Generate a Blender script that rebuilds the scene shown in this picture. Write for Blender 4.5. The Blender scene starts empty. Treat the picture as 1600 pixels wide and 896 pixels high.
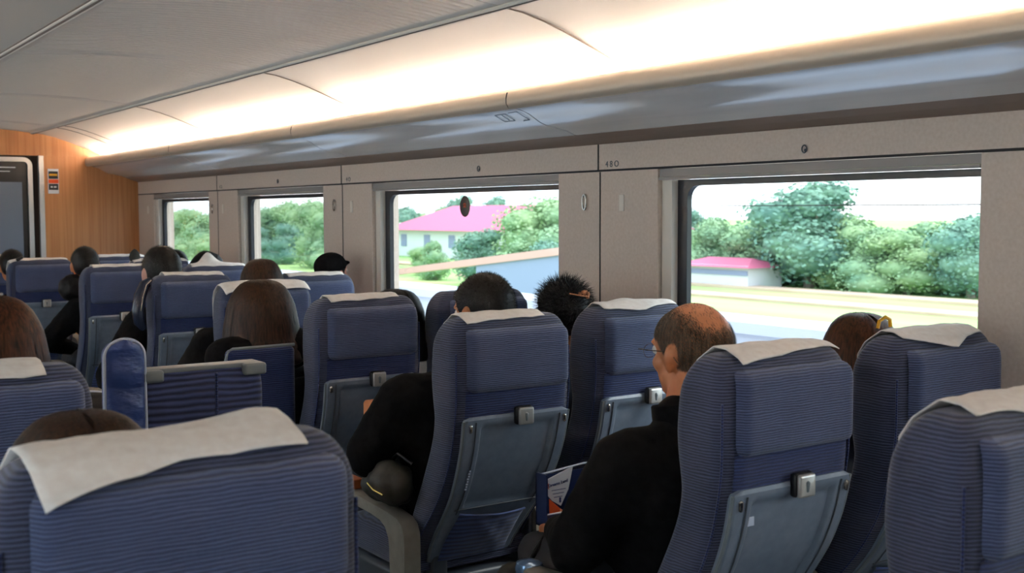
import bpy, bmesh, math, random
from mathutils import Vector, Matrix, noise
PI=math.pi
random.seed(7)
scene=bpy.context.scene
COL=scene.collection

# ------------------------------------------------------------------ helpers
class MB:
    def __init__(s): s.v=[]; s.f=[]; s.m=[]
    def add(s,vs,fs,mi=0):
        o=len(s.v); s.v+= [tuple(p) for p in vs]; s.f+=[tuple(i+o for i in f) for f in fs]; s.m+=[mi]*len(fs); return s
    def box(s,x0,x1,y0,y1,z0,z1,mi=0):
        s.add([(x0,y0,z0),(x1,y0,z0),(x1,y1,z0),(x0,y1,z0),(x0,y0,z1),(x1,y0,z1),(x1,y1,z1),(x0,y1,z1)],
              [(0,3,2,1),(4,5,6,7),(0,1,5,4),(1,2,6,5),(2,3,7,6),(3,0,4,7)],mi); return s
    def loft(s,rings,caps=True,closed=True,mi=0):
        n=len(rings[0]); vs=[p for r in rings for p in r]; fs=[]
        for i in range(len(rings)-1):
            for j in range(n if closed else n-1):
                a=i*n+j; b=i*n+(j+1)%n; fs.append((a,b,b+n,a+n))
        if caps and closed:
            fs.append(tuple(range(n-1,-1,-1))); fs.append(tuple((len(rings)-1)*n+j for j in range(n)))
        return s.add(vs,fs,mi)
    def grid(s,fn,nu,nv,mi=0):
        vs=[fn(i/nu,j/nv) for j in range(nv+1) for i in range(nu+1)]
        fs=[(j*(nu+1)+i,j*(nu+1)+i+1,(j+1)*(nu+1)+i+1,(j+1)*(nu+1)+i) for j in range(nv) for i in range(nu)]
        return s.add(vs,fs,mi)
    def tube(s,pts,r,n=8,caps=True,mi=0):
        pts=[Vector(p) for p in pts]; rings=[]
        up=Vector((0,0,1))
        for i,p in enumerate(pts):
            t=(pts[min(i+1,len(pts)-1)]-pts[max(i-1,0)]).normalized()
            if abs(t.dot(up))>.95: up=Vector((1,0,0)) if abs(t.x)<.8 else Vector((0,1,0))
            a=t.cross(up).normalized(); b=a.cross(t).normalized(); up=b
            rr=r[i] if isinstance(r,(list,tuple)) else r
            rings.append([p+a*math.cos(2*PI*k/n)*rr+b*math.sin(2*PI*k/n)*rr for k in range(n)])
        return s.loft(rings,caps,mi=mi)
    def ell(s,c,r,n=16,m=10,mi=0,rot=None):
        c=Vector(c); rings=[]
        for i in range(m+1):
            t=PI*(i/m); t=max(.02,min(PI-.02,t))
            ring=[]
            for k in range(n):
                a=2*PI*k/n
                p=Vector((r[0]*math.sin(t)*math.cos(a),r[1]*math.sin(t)*math.sin(a),-r[2]*math.cos(t)))
                if rot: p=rot@p
                ring.append(c+p)
            rings.append(ring)
        return s.loft(rings,mi=mi)
    def capsule(s,a,ra,b,rb,n=14,sx=1,mi=0):
        a=Vector(a);b=Vector(b);d=b-a;L=d.length or 1e-4; t=d/L
        u=t.cross(Vector((0,0,1)) if abs(t.z)<.9 else Vector((0,1,0))).normalized(); w=u.cross(t)
        rings=[]
        for i in range(6):
            q=-PI/2*(1-i/5)*.98; rings.append((a+t*ra*math.sin(q),ra*math.cos(q)))
        for i in range(6):
            q=PI/2*(i/5)*.98; rings.append((b+t*rb*math.sin(q),rb*math.cos(q)))
        return s.loft([[c+u*math.cos(2*PI*k/n)*r*sx+w*math.sin(2*PI*k/n)*r for k in range(n)] for c,r in rings],mi=mi)
    def rbox(s,c,h,rad=.01,n=6,mi=0,seg=4):
        # rounded box by superellipse-free construction: rounded XZ outline lofted through Y with bevelled ends
        cx,cy,cz=c; hx,hy,hz=h; rad=min(rad,hx,hy,hz)*.98
        def outline(k):
            pts=[]
            for q,(sx,sz) in enumerate(((1,1),(-1,1),(-1,-1),(1,-1))):
                for i in range(seg+1):
                    a=PI/2*q+PI/2*i/seg
                    pts.append((cx+sx*(hx-rad)+math.cos(a)*(rad-k),cz+sz*(hz-rad)+math.sin(a)*(rad-k)))
            return pts
        rings=[]
        for i in range(seg+1):
            a=PI/2*i/seg; k=rad*(1-math.sin(a)); y=cy-hy+rad*(1-math.cos(a)); rings.append([(x,y,z) for x,z in outline(k)])
        for i in range(seg+1):
            a=PI/2*(1-i/seg); k=rad*(1-math.sin(a)); y=cy+hy-rad*(1-math.cos(a)); rings.append([(x,y,z) for x,z in outline(k)])
        return s.loft(rings,mi=mi)
    def mesh(s,name,mats,smooth=True,ang=40):
        me=bpy.data.meshes.new(name); me.from_pydata(s.v,[],s.f)
        for m in (mats if isinstance(mats,(list,tuple)) else [mats]): me.materials.append(m)
        for p,mi in zip(me.polygons,s.m): p.material_index=mi
        bm=bmesh.new(); bm.from_mesh(me); bmesh.ops.recalc_face_normals(bm,faces=bm.faces); bm.to_mesh(me); bm.free()
        if smooth:
            me.shade_smooth(); me.set_sharp_from_angle(angle=math.radians(ang))
        return me
    def build(s,name,mats,parent=None,smooth=True,ang=40,loc=None):
        return link(name,s.mesh(name,mats,smooth,ang),parent,loc)
def link(name,me,parent=None,loc=None):
    o=bpy.data.objects.new(name,me); COL.objects.link(o)
    if parent: o.parent=parent
    if loc: o.location=loc
    return o
def tag(o,label,cat,group=None):
    o['label']=label; o['category']=cat
    if group: o['group']=group
    return o
def thing(name,label,cat,loc=(0,0,0),rz=0,group=None):
    o=bpy.data.objects.new(name,None); COL.objects.link(o); o.location=loc; o.rotation_euler=(0,0,rz)
    o.empty_display_size=.1
    return tag(o,label,cat,group)
def struct(o): o['kind']='structure'; return o
def dup(root,loc,rz=0,label=None,group=None,scale=None):
    r=root.copy(); COL.objects.link(r); r.location=loc; r.rotation_euler=(0,0,rz)
    if scale: r.scale=scale
    if label: r['label']=label
    if group: r['group']=group
    for ch in list(root.children):
        c=ch.copy(); COL.objects.link(c); c.parent=r
        for g in list(ch.children):
            d=g.copy(); COL.objects.link(d); d.parent=c
    return r
def interp(x,tab):
    if x<=tab[0][0]: return tab[0][1]
    for (a,b),(c,d) in zip(tab,tab[1:]):
        if x<=c: return b+(d-b)*(x-a)/(c-a)
    return tab[-1][1]
def sm(a,b,x):
    t=max(0,min(1,(x-a)/(b-a))); return t*t*(3-2*t)

# ------------------------------------------------------------------ materials
def lin(r,g,b):
    f=lambda c:(c/255)/12.92 if c<=10 else ((c/255+.055)/1.055)**2.4
    return (f(r),f(g),f(b),1)
def mat(name,col,rough=.6,metal=0,spec=.5,coat=0,emit=None,es=0,sheen=0,trans=0):
    m=bpy.data.materials.new(name); m.use_nodes=True; b=m.node_tree.nodes['Principled BSDF']
    b.inputs['Base Color'].default_value=col; b.inputs['Roughness'].default_value=rough; b.inputs['Metallic'].default_value=metal
    b.inputs['Specular IOR Level'].default_value=spec; b.inputs['Coat Weight'].default_value=coat
    b.inputs['Sheen Weight'].default_value=sheen
    if sheen: b.inputs['Sheen Roughness'].default_value=.5
    if emit: b.inputs['Emission Color'].default_value=emit; b.inputs['Emission Strength'].default_value=es
    return m
def nd(m,t,**k):
    n=m.node_tree.nodes.new(t)
    for a,v in k.items():
        if hasattr(n,a): setattr(n,a,v)
    return n
def lk(m,a,b): m.node_tree.links.new(a,b)
def noisy(m,c1,c2,scale=(1,1,1),sc=5,detail=4,bump=0,dist=.002,lo=.3,hi=.7,coord='Object'):
    b=m.node_tree.nodes['Principled BSDF']
    tc=nd(m,'ShaderNodeTexCoord'); mp=nd(m,'ShaderNodeMapping'); mp.inputs['Scale'].default_value=scale
    lk(m,tc.outputs[coord],mp.inputs[0]); n=nd(m,'ShaderNodeTexNoise'); n.inputs['Scale'].default_value=sc; n.inputs['Detail'].default_value=detail
    lk(m,mp.outputs[0],n.inputs['Vector']); r=nd(m,'ShaderNodeValToRGB'); r.color_ramp.elements[0].position=lo; r.color_ramp.elements[1].position=hi
    r.color_ramp.elements[0].color=c1; r.color_ramp.elements[1].color=c2; lk(m,n.outputs['Fac'],r.inputs[0]); lk(m,r.outputs[0],b.inputs['Base Color'])
    if bump:
        bp=nd(m,'ShaderNodeBump'); bp.inputs['Strength'].default_value=bump; bp.inputs['Distance'].default_value=dist
        lk(m,n.outputs['Fac'],bp.inputs['Height']); lk(m,bp.outputs[0],b.inputs['Normal'])
    return m
def fabric(name,dark,light,sc=62,bump=.5,rot=0,spec=.3):
    m=mat(name,light,.75,spec=spec,sheen=.25); b=m.node_tree.nodes['Principled BSDF']
    tc=nd(m,'ShaderNodeTexCoord'); mp=nd(m,'ShaderNodeMapping'); mp.inputs['Rotation'].default_value=(0,rot,0)
    lk(m,tc.outputs['Object'],mp.inputs[0])
    w=nd(m,'ShaderNodeTexWave',wave_type='BANDS',bands_direction='Z'); w.inputs['Scale'].default_value=sc/2.0
    w.inputs['Distortion'].default_value=4.0; w.inputs['Detail'].default_value=3; w.inputs['Detail Scale'].default_value=.9
    mp.inputs['Scale'].default_value=(.35,.35,1)
    lk(m,mp.outputs[0],w.inputs['Vector'])
    n=nd(m,'ShaderNodeTexNoise'); n.inputs['Scale'].default_value=900; lk(m,tc.outputs['Object'],n.inputs['Vector'])
    n2=nd(m,'ShaderNodeTexNoise'); n2.inputs['Scale'].default_value=9; lk(m,tc.outputs['Object'],n2.inputs['Vector'])
    mx=nd(m,'ShaderNodeMath',operation='MULTIPLY_ADD'); lk(m,n.outputs['Fac'],mx.inputs[0]); mx.inputs[1].default_value=.5; lk(m,w.outputs['Fac'],mx.inputs[2])
    m3=nd(m,'ShaderNodeMath',operation='MULTIPLY_ADD'); lk(m,n2.outputs['Fac'],m3.inputs[0]); m3.inputs[1].default_value=.5; lk(m,mx.outputs[0],m3.inputs[2])
    r=nd(m,'ShaderNodeValToRGB'); r.color_ramp.elements[0].position=.3; r.color_ramp.elements[1].position=1.3 if False else 1.0
    r.color_ramp.elements[0].color=dark; r.color_ramp.elements[1].color=light
    sb=nd(m,'ShaderNodeMath',operation='MULTIPLY'); lk(m,m3.outputs[0],sb.inputs[0]); sb.inputs[1].default_value=.62
    lk(m,sb.outputs[0],r.inputs[0]); lk(m,r.outputs[0],b.inputs['Base Color'])
    bp=nd(m,'ShaderNodeBump'); bp.inputs['Strength'].default_value=bump; bp.inputs['Distance'].default_value=.0025
    lk(m,mx.outputs[0],bp.inputs['Height']); lk(m,bp.outputs[0],b.inputs['Normal'])
    return m
M={}
M['fabric']=fabric('seat_fabric',lin(28,33,54),lin(78,86,116),sc=98)
M['fabric_low']=fabric('seat_fabric_deep',lin(18,28,66),lin(44,62,114),sc=90)
M['fabric_wide']=fabric('seat_fabric_wide',lin(22,28,58),lin(72,84,132),sc=38)
M['pad']=fabric('headrest_fabric',lin(42,50,80),lin(88,102,140),sc=112)
M['pocket']=fabric('pocket_fabric',lin(32,42,84),lin(70,92,150),sc=40,bump=.3,spec=.6)
M['shell']=noisy(mat('shell_plastic',lin(92,100,108),.33),lin(112,124,140),lin(122,135,152),sc=40,bump=.05)
M['shell_dark']=mat('tray_plastic',lin(70,76,84),.38)
M['edge']=mat('edge_plastic',lin(120,128,132),.3)
M['latch']=mat('latch_metal',lin(196,194,190),.32,.6)
M['chrome']=mat('chrome',lin(200,196,190),.18,1)
M['black']=mat('black_plastic',lin(14,15,18),.35)
M['cover']=noisy(mat('cover_cloth',lin(232,222,212),.85),lin(238,230,224),lin(248,243,238),sc=60,bump=.2,dist=.001)
M['arm']=noisy(mat('armrest_metal',lin(160,152,140),.38,.35),lin(150,143,130),lin(170,162,150),sc=20)
M['panel']=noisy(mat('wall_panel',lin(192,180,170),.55),lin(204,188,174),lin(214,200,188),sc=90,bump=.06,dist=.001)
M['ceil']=mat('ceiling_panel',lin(232,224,212),.5)
M['cove']=mat('cove_panel',lin(232,220,206),.5)
M['rack']=noisy(mat('rack_metal',lin(214,216,220),.22,.45),lin(210,213,218),lin(220,222,226),scale=(1,.1,1),sc=14)
M['lip']=mat('rack_lip',lin(196,184,168),.4,.3)
M['seam']=mat('panel_seam',lin(120,104,92),.6)
M['slot_shade']=mat('ceiling_slot_shade',lin(168,156,142),.7)  # slot bottoms coloured darker, standing in for the shade inside
M['gap']=mat('gap_dark',lin(20,20,24),.7)
M['trimm']=mat('trim_metal',lin(170,164,158),.35,.5)
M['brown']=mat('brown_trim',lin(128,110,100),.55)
M['gasket']=mat('gasket_rubber',lin(16,20,32),.4)
M['blind']=mat('blind_case',lin(150,146,142),.45)
M['silver']=mat('silver_frame',lin(205,205,204),.3,.7)
M['door']=mat('door_glass',lin(108,120,138),.18)
M['floor']=noisy(mat('floor_vinyl',lin(60,60,66),.5),lin(48,48,54),lin(72,72,80),sc=120)
M['wood']=noisy(mat('wood',lin(190,132,80),.38),lin(184,118,66),lin(208,148,94),scale=(22,22,.5),sc=2.2,detail=6,bump=.03)
M['white']=mat('white_paper',lin(235,238,245),.7)
M['orange']=mat('orange_card',lin(235,90,30),.6)
M['peach']=mat('peach_card',lin(240,150,110),.6)
M['red']=mat('red_card',lin(150,30,20),.6)
M['yellow']=mat('yellow_plastic',lin(245,180,30),.4)
M['navy']=mat('navy_plastic',lin(24,40,84),.3)
M['ink']=mat('ink_blue',lin(60,70,130),.7)
M['satin']=noisy(mat('navy_satin',lin(40,64,130),.36),lin(34,54,112),lin(56,80,146),scale=(1,1,2.0),sc=7,bump=.9,dist=.03,lo=.3,hi=.75)
M['piping']=mat('white_piping',lin(205,212,228),.4)
M['skin']=noisy(mat('skin',lin(204,132,90),.5),lin(192,116,72),lin(210,140,98),sc=14)
M['skin_p']=mat('skin_pale',lin(226,170,150),.5)
M['skin'].node_tree.nodes['Principled BSDF'].inputs['Subsurface Weight'].default_value=.08
M['skin'].node_tree.nodes['Principled BSDF'].inputs['Subsurface Radius'].default_value=(.01,.004,.002)
M['coat']=noisy(mat('black_wool',lin(14,14,15),.95,spec=.1),lin(9,9,10),lin(19,19,21),sc=50,bump=.2,dist=.002)
M['navycoat']=mat('dark_coat',lin(30,34,48),.8)
M['trouser']=mat('dark_trousers',lin(26,28,36),.85)
M['shoe']=mat('shoe_leather',lin(16,14,14),.4)
M['bag']=noisy(mat('bag_nylon',lin(46,42,36),.6),lin(36,34,30),lin(56,52,44),sc=30,bump=.2)
def hairmat(n,a,b,r=.5): return noisy(mat(n,a,r,spec=.25),a,b,scale=(1,1,.06),sc=160,detail=3,bump=.4,dist=.002)
M['hair_black']=hairmat('hair_black',lin(7,6,7),lin(20,18,18))
M['hair_brown']=hairmat('hair_dark_brown',lin(16,10,8),lin(66,40,26))
M['hair_auburn']=hairmat('hair_auburn',lin(26,13,8),lin(88,48,26))
M['hair_grey']=hairmat('hair_greying',lin(46,34,26),lin(128,106,86),.6)
M['scrunchie']=mat('scrunchie_cloth',lin(214,140,96),.6); M['brass']=mat('brass',lin(230,200,120),.25,.8); M['mug']=mat('mug_metal',lin(140,170,205),.2,.6); M['orange_dull']=mat('dull_orange',lin(176,92,44),.5); M['navyshine']=mat('navy_leather',lin(34,42,62),.25)
M['eye']=mat('eye_white',lin(220,216,210),.2)
M['lens']=mat('spectacle_wire',lin(110,96,84),.25,.8)
def glassmat(name,tint,g=.05):
    m=bpy.data.materials.new(name); m.use_nodes=True; nt=m.node_tree; nt.nodes.clear()
    o=nt.nodes.new('ShaderNodeOutputMaterial'); t=nt.nodes.new('ShaderNodeBsdfTransparent'); t.inputs[0].default_value=tint
    gl=nt.nodes.new('ShaderNodeBsdfGlossy'); gl.inputs['Roughness'].default_value=.03
    lw=nt.nodes.new('ShaderNodeLayerWeight'); lw.inputs[0].default_value=.12
    ml=nt.nodes.new('ShaderNodeMath'); ml.operation='MULTIPLY'; ml.inputs[1].default_value=.35; nt.links.new(lw.outputs['Fresnel'],ml.inputs[0])
    mx=nt.nodes.new('ShaderNodeMixShader'); nt.links.new(ml.outputs[0],mx.inputs[0]); nt.links.new(t.outputs[0],mx.inputs[1]); nt.links.new(gl.outputs[0],mx.inputs[2]); nt.links.new(mx.outputs[0],o.inputs[0])
    return m
M['glass']=glassmat('window_glass',(.93,.96,.97,1)); M['lensglass']=glassmat('lens_glass',(.95,.96,.98,1))
def lampmat(name,col,s):
    return mat(name,(0,0,0,1),emit=col,es=s)
M['lamp']=lampmat('cove_lamp',(1,.84,.71,1),48.0); M['lampl']=lampmat('cove_lamp_left',(1,.88,.78,1),340.0)

# ------------------------------------------------------------------ camera
cam=bpy.data.cameras.new('camera'); co=bpy.data.objects.new('camera',cam); COL.objects.link(co)
yaw,pitch,roll=[math.radians(a) for a in (34.515,3.653,-.173)]
fw=Vector((math.sin(yaw)*math.cos(pitch),math.cos(yaw)*math.cos(pitch),-math.sin(pitch)))
r0=Vector((math.cos(yaw),-math.sin(yaw),0)); u0=r0.cross(fw); rr=r0*math.cos(roll)+u0*math.sin(roll); uu=rr.cross(fw)
co.matrix_world=Matrix(((rr.x,uu.x,-fw.x,0),(rr.y,uu.y,-fw.y,0),(rr.z,uu.z,-fw.z,1.46),(0,0,0,1)))
cam.sensor_width=36; cam.lens=1785.6/1600*36; cam.clip_end=900; cam.clip_start=.05
cam.dof.use_dof=True; cam.dof.focus_distance=3.6; cam.dof.aperture_fstop=6.3
scene.camera=co
scene.view_settings.view_transform='Standard'; scene.view_settings.look='None'; scene.view_settings.gamma=1; scene.view_settings.exposure=1.25
scene.view_settings.use_curve_mapping=False

# ------------------------------------------------------------------ carriage shell
Y0,Y1=-2.6,9.626; XW=2.846; XL=-.75
WIN=[(7.946,9.215),(6.054,7.39),(3.796,5.452),(1.865,3.186),(-.25,1.26),(-2.2,-.85)]  # openings beside and behind the camera are unseen, added for daylight
SEAM=[7.764,5.804,3.523,1.40,-.55]
ZL,ZB=1.628,.74
struct(MB().box(XL-.3,XW+.3,Y0,Y1,-.06,0).build('floor',M['floor'],smooth=False))
# right wall: pillar panels, a panel below the windows, the lintel above
def wall(side,X,wins,nm):
    s=1 if side>0 else -1
    b=MB()
    def pb(y0,y1,z0,z1,t=.045):
        xa,xb=(X,X+t*s); b.box(min(xa,xb),max(xa,xb),y0,y1,z0,z1)
    ys=sorted(wins); prev=Y0
    for a,c in ys:
        if a>prev: pb(prev,a,0.0,ZL-.004)
        prev=c
        pb(a,c,0.0,ZB)
    pb(prev,Y1,0.0,ZL-.004)
    pb(Y0,Y1,ZL+.002,2.3)
    xo=X+.075*s; xo2=X+.16*s
    # outer skin round the glass
    prev=Y0
    for a,c in ys:
        b.box(min(xo,xo2),max(xo,xo2),prev+(.0 if prev==Y0 else 0),a-.11,0,2.3); prev=c; b.box(min(xo,xo2),max(xo,xo2),a,c,0,ZB-.02); b.box(min(xo,xo2),max(xo,xo2),a,c,ZL-.0,2.3)
    b.box(min(xo,xo2),max(xo,xo2),prev,Y1,0,2.3)
    return struct(b.build(nm,M['panel'],smooth=False))
wall(1,XW,WIN,'wall_right'); 
LW=[(a,c) for a,c in WIN if a<9]
wall(-1,XL,LW,'wall_left')
def window(n,X,s,a,c,root_name=True):
    w=bpy.data.objects.new('window_%d'%n,None); COL.objects.link(w); w.location=(X,(a+c)/2,ZB); struct(w)
    def L(m): # mesh built in world coordinates -> local
        for i,p in enumerate(m.v): m.v[i]=(p[0]-X,p[1]-(a+c)/2,p[2]-ZB)
        return m
    def bx(m,x0,x1,*r,mi=0): xa,xb=X+x0*s,X+x1*s; m.box(min(xa,xb),max(xa,xb),*r,mi)
    f=MB()  # jamb lining set back from the pillar
    bx(f,.02,.074,c-.055,c-.002,ZB,ZL-.045); bx(f,.046,.074,a-.108,a-.095,ZB,ZL-.045); bx(f,.0,.074,a+.001,c-.001,ZB-.0,ZB+.02)
    L(f).build('window_frame',M['ceil'],w,smooth=False)
    bl=MB(); bx(bl,.006,.06,a+.004,c-.004,ZL-.034,ZL-.006); bx(bl,.0,.03,a+.004,c-.004,ZL-.046,ZL-.036)
    bl2=L(bl).build('blind_case',M['blind'],w,smooth=False)
    g=MB(); gt=.052
    z0,z1=ZB+.02,ZL-.046; r=.05
    # black gasket with rounded inner corners
    ya,yc=a-.09,c-.055
    out=[];inn=[]
    for q,(sy,sz) in enumerate(((1,1),(-1,1),(-1,-1),(1,-1))):
        for i in range(7):
            t=PI/2*q+PI/2*i/6
            cy=(yc-.05-r) if sy>0 else (ya+.05+r); cz=(z1-.022-r) if sz>0 else (z0+.022+r)
            inn.append((cy+math.cos(t)*r,cz+math.sin(t)*r))
            out.append((yc if sy>0 else ya,z1 if sz>0 else z0))
    for x0,x1 in ((.05,.072),):
        n=len(inn); V=[]
        for xx in (x0,x1):
            V+=[(X+xx*s,y,z) for y,z in out]+[(X+xx*s,y,z) for y,z in inn]
        F=[]
        for j in range(n):
            k=(j+1)%n
            F+=[(j,k,n+k,n+j),(2*n+j,3*n+j,3*n+k,2*n+k),(n+j,n+k,3*n+k,3*n+j)]
        g.add(V,F)
    L(g).build('gasket',M['gasket'],w,smooth=False)
    p=MB(); bx(p,.064,.070,ya,yc,z0,z1); L(p).build('pane',M['glass'],w,smooth=False)
    return w
for i,(a,c) in enumerate(WIN): window(i+1,XW,1,a,c)
for i,(a,c) in enumerate(LW): window(i+7,XL,-1,a,c)  # unseen left windows, added to bring daylight onto the seats
# seams of the wall panels, screws
sb=MB()
for y in SEAM: sb.box(XW-.002,XW+.002,y-.003,y+.003,.1,ZL-.006); sb.box(XW-.002,XW+.001,y+.012-.0035,y+.012+.0035,ZL+.002,1.752)
sb.box(XW-.002,XW+.001,Y0,Y1,ZL-.005,ZL+.003)
struct(sb.build('trim_1',M['gap'],smooth=False))
# brown trim strip between rack and wall
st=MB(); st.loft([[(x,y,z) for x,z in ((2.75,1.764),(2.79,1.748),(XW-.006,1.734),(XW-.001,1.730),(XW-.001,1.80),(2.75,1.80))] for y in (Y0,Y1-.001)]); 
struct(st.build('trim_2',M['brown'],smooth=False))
# ceiling: fine cross ribs in a gently arched centre panel
CX,HW=1.49,.535
JC=[3.003+k*1.971 for k in range(-3,4)]
def zc(x): return 2.107+.032*(1-((x-CX)/HW)**2)
cb=MB()
xs=[CX-HW]+[CX-HW+.05+(2*HW-.1)*i/16 for i in range(17)]+[CX+HW]
ylist=[];
edges=[Y0]+[y for y in JC if Y0<y<Y1-.2]+[Y1]
for a,c in zip(edges,edges[1:]):
    ylist.append((a+.004,0)); y=a+.06; ylist.append((y,0))
    while y<c-.09:
        for dy,d in ((.0,0),(.006,-1),(.018,-1),(.024,0)): ylist.append((y+dy,d))
        y+=.047
    ylist.append((c-.05,0)); ylist.append((c-.004,0)); ylist.append((c-.003,9)); ylist.append((c+.003,9))
rings=[]
for y,d in ylist:
    ring=[]
    for i,x in enumerate(xs):
        dd=.0
        if d==-1 and 1<=i<=17: dd=.013 if 1<i<17 else 0
        if d==9: dd=.008
        if d==-1: pass
        ring.append((x,y,zc(x)+dd))
    rings.append(ring)
cb.loft(rings,closed=False,caps=False)
nseg=len(xs)-1
for i in range(len(ylist)-1):
    if ylist[i][1]==-1 and ylist[i+1][1]==-1:
        for j in range(2,16): cb.m[i*nseg+j]=1
struct(cb.build('ceiling',[M['ceil'],M['slot_shade']],ang=30))
# cove panels right and left
cove=[(2.03,2.108),(2.11,2.098),(2.193,2.078),(2.27,2.054),(2.339,2.029),(2.41,2.002),(2.48,1.975),(2.55,1.945),(2.61,1.915),(2.65,1.88),(2.67,1.83)]
def covepanel(pts,nm):
    cv=MB(); es=[Y0]+[y for y in JC if Y0<y<Y1-.2]+[8.7,Y1]
    es=sorted(set(es))
    for a,c in zip(es,es[1:]):
        rings=[]
        for y,d in ((a+.003,.012),(a+.003,0),(c-.003,0),(c-.003,.012)):
            rings.append([(x,y,z+d) for x,z in pts])
        cv.loft(rings,closed=False,caps=False)
    back=[[(x,y,z+.013) for x,z in pts] for y in (Y0,Y1)]
    cv.loft(back,closed=False,caps=False,mi=1)
    o=struct(cv.build(nm,[M['cove'],M['trimm']],ang=30))
    for y in es[1:-1]:
        MB().tube([(x,y,z-.001) for x,z in pts],.0032,6).build('panel_seam',M['seam'],o)
    return o
covepanel(cove,'ceiling_cove_right')
lc=[(.95,2.106),(.80,2.10),(.55,2.085),(.3,2.06),(.05,2.02),(-.12,1.985),(-.25,1.955),(-.36,1.92),(-.43,1.88),(-.46,1.83)]
covepanel(lc,'ceiling_cove_left')
# joint rails along the car
jb=MB()
for x,sgn in ((2.027,1),(.952,-1)):
    jb.tube([(x-.009*sgn,Y0,2.104),(x-.009*sgn,Y1,2.104)],.007,8); jb.tube([(x+.012*sgn,Y0,2.104),(x+.012*sgn,Y1,2.104)],.006,8)
    jb.tube([(x+.002*sgn,Y0,2.101),(x+.002*sgn,Y1,2.101)],.0042,8,mi=1); jb.tube([(x+.022*sgn,Y0,2.105),(x+.022*sgn,Y1,2.105)],.003,8,mi=1)
struct(jb.build('trim_3',[M['ceil'],M['seam']]))
# roof above
struct(MB().box(XL-.2,XW+.2,Y0,Y1,2.25,2.3).build('ceiling_roof',M['panel'],smooth=False))
# end walls
ew=MB()
ew.box(2.10,XW+.1,Y1,Y1+.06,0,1.945); ew.box(XL-.1,XW+.1,Y1-.004,Y1+.06,1.93,2.3); ew.box(XL-.1,1.12,Y1,Y1+.06,0,1.935)
struct(ew.build('wall_front',M['wood'],smooth=False))
struct(MB().box(XL-.1,XW+.1,Y0-.06,Y0,0,2.3).build('wall_back',M['panel'],smooth=False))
# vestibule sliding door
dr=bpy.data.objects.new('door_1',None); COL.objects.link(dr); dr.location=(1.55,Y1,0); struct(dr)
def DL(m):
    for i,p in enumerate(m.v): m.v[i]=(p[0]-1.55,p[1]-Y1,p[2])
    return m
DL(MB().box(1.12,2.10,Y1+.10,Y1+.12,0,1.95)).build('recess',M['gap'],dr,smooth=False)
DL(MB().box(2.068,2.105,Y1-.008,Y1+.03,0,1.93)).build('edge_strip',M['silver'],dr,smooth=False)
def ring2d(x0,x1,z0,z1,r,k=0,n=6):
    p=[]
    for q,(sx,sz) in enumerate(((1,1),(-1,1),(-1,-1),(1,-1))):
        for i in range(n+1):
            t=PI/2*q+PI/2*i/n
            p.append(((x1-r if sx>0 else x0+r)+math.cos(t)*(r-k),(z1-r if sz>0 else z0+r)+math.sin(t)*(r-k)))
    return p
o_=ring2d(1.16,2.022,.0,1.915,.07); i_=ring2d(1.16,2.022,.0,1.915,.07,.035)
fr=MB(); fr.loft([[(x,Y1+.05,z) for x,z in i_],[(x,Y1-.0,z) for x,z in i_],[(x,Y1-.0,z) for x,z in o_],[(x,Y1+.05,z) for x,z in o_]],caps=False)
DL(fr).build('door_frame',M['silver'],dr)
DL(MB().box(1.19,1.99,Y1+.03,Y1+.045,.03,1.89)).build('door_leaf',M['black'],dr,smooth=False)
DL(MB().box(1.30,1.945,Y1+.024,Y1+.031,.10,1.72)).build('door_pane',M['door'],dr,smooth=False)
DL(MB().box(1.60,1.90,Y1+.022,Y1+.028,1.83,1.838).box(1.5,1.86,Y1+.022,Y1+.028,1.80,1.806)).build('white_bar',M['white'],dr,smooth=False)  # two thin white bars near the top of the door leaf
# sticker on the wood wall
sg=thing('safety_sign','narrow upright sign with yellow, orange and black bands on the wood wall','sign',(2.175,Y1-.004,1.63))
MB().rbox((0,0,.0985),(.0415,.003,.0985),.003).build('sign_plate',M['white'],sg)
for za,zb_ in ((.118,.178),(.03,.078)): MB().box(-.036,.036,-.0045,-.003,za,zb_).build('dark_band',M['black'],sg,smooth=False)
MB().box(-.032,.03,-.0055,-.004,.142,.158).build('yellow_band',M['yellow'],sg,smooth=False)
MB().box(-.038,.038,-.0055,-.004,.082,.114).build('orange_band',M['orange'],sg,smooth=False)
mk=MB()
for i in range(2):
    for (a,b_) in ((0,.014),(.017,.022)): mk.box(-.022+i*.026+a*.8,-.022+i*.026+b_*.8,-.0062,-.0044,.047,.06)
mk.build('white_marks',M['white'],sg,smooth=False)

# ------------------------------------------------------------------ overhead racks
RP=[(2.475,1.945),(2.455,1.948),(2.437,1.938),(2.426,1.918),(2.422,1.895),(2.424,1.872),(2.432,1.858),(2.440,1.853),(2.443,1.858),(2.452,1.860),
    (2.475,1.848),(2.51,1.829),(2.55,1.813),(2.59,1.801),(2.63,1.793),(2.67,1.785),(2.71,1.776),(2.735,1.768),(2.752,1.766),(2.76,1.80),(2.60,1.83),(2.50,1.90)]
RP=[(2.47,1.925),(2.455,1.929),(2.44,1.924),(2.428,1.908),(2.423,1.888),(2.424,1.870),(2.432,1.856),(2.442,1.850),(2.444,1.852),(2.452,1.856),
    (2.475,1.853),(2.505,1.846),(2.53,1.836),(2.555,1.822),(2.58,1.808),(2.61,1.797),(2.66,1.789),(2.71,1.779),(2.735,1.770),(2.752,1.764),(2.756,1.79),(2.60,1.818),(2.50,1.87)]
RS=[-2.2,-.4,1.36]+[3.56+k*1.975 for k in range(0,3)]+[Y1]
nl=['','','nearest luggage rack section, cut off by the right edge','luggage rack section with small engraved pictogram near its seam','luggage rack section over the third window from the front right','farthest luggage rack section, ending at the wood wall']
seg=[Y0]+[y for y in RS if y>Y0]
rl=[]
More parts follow.
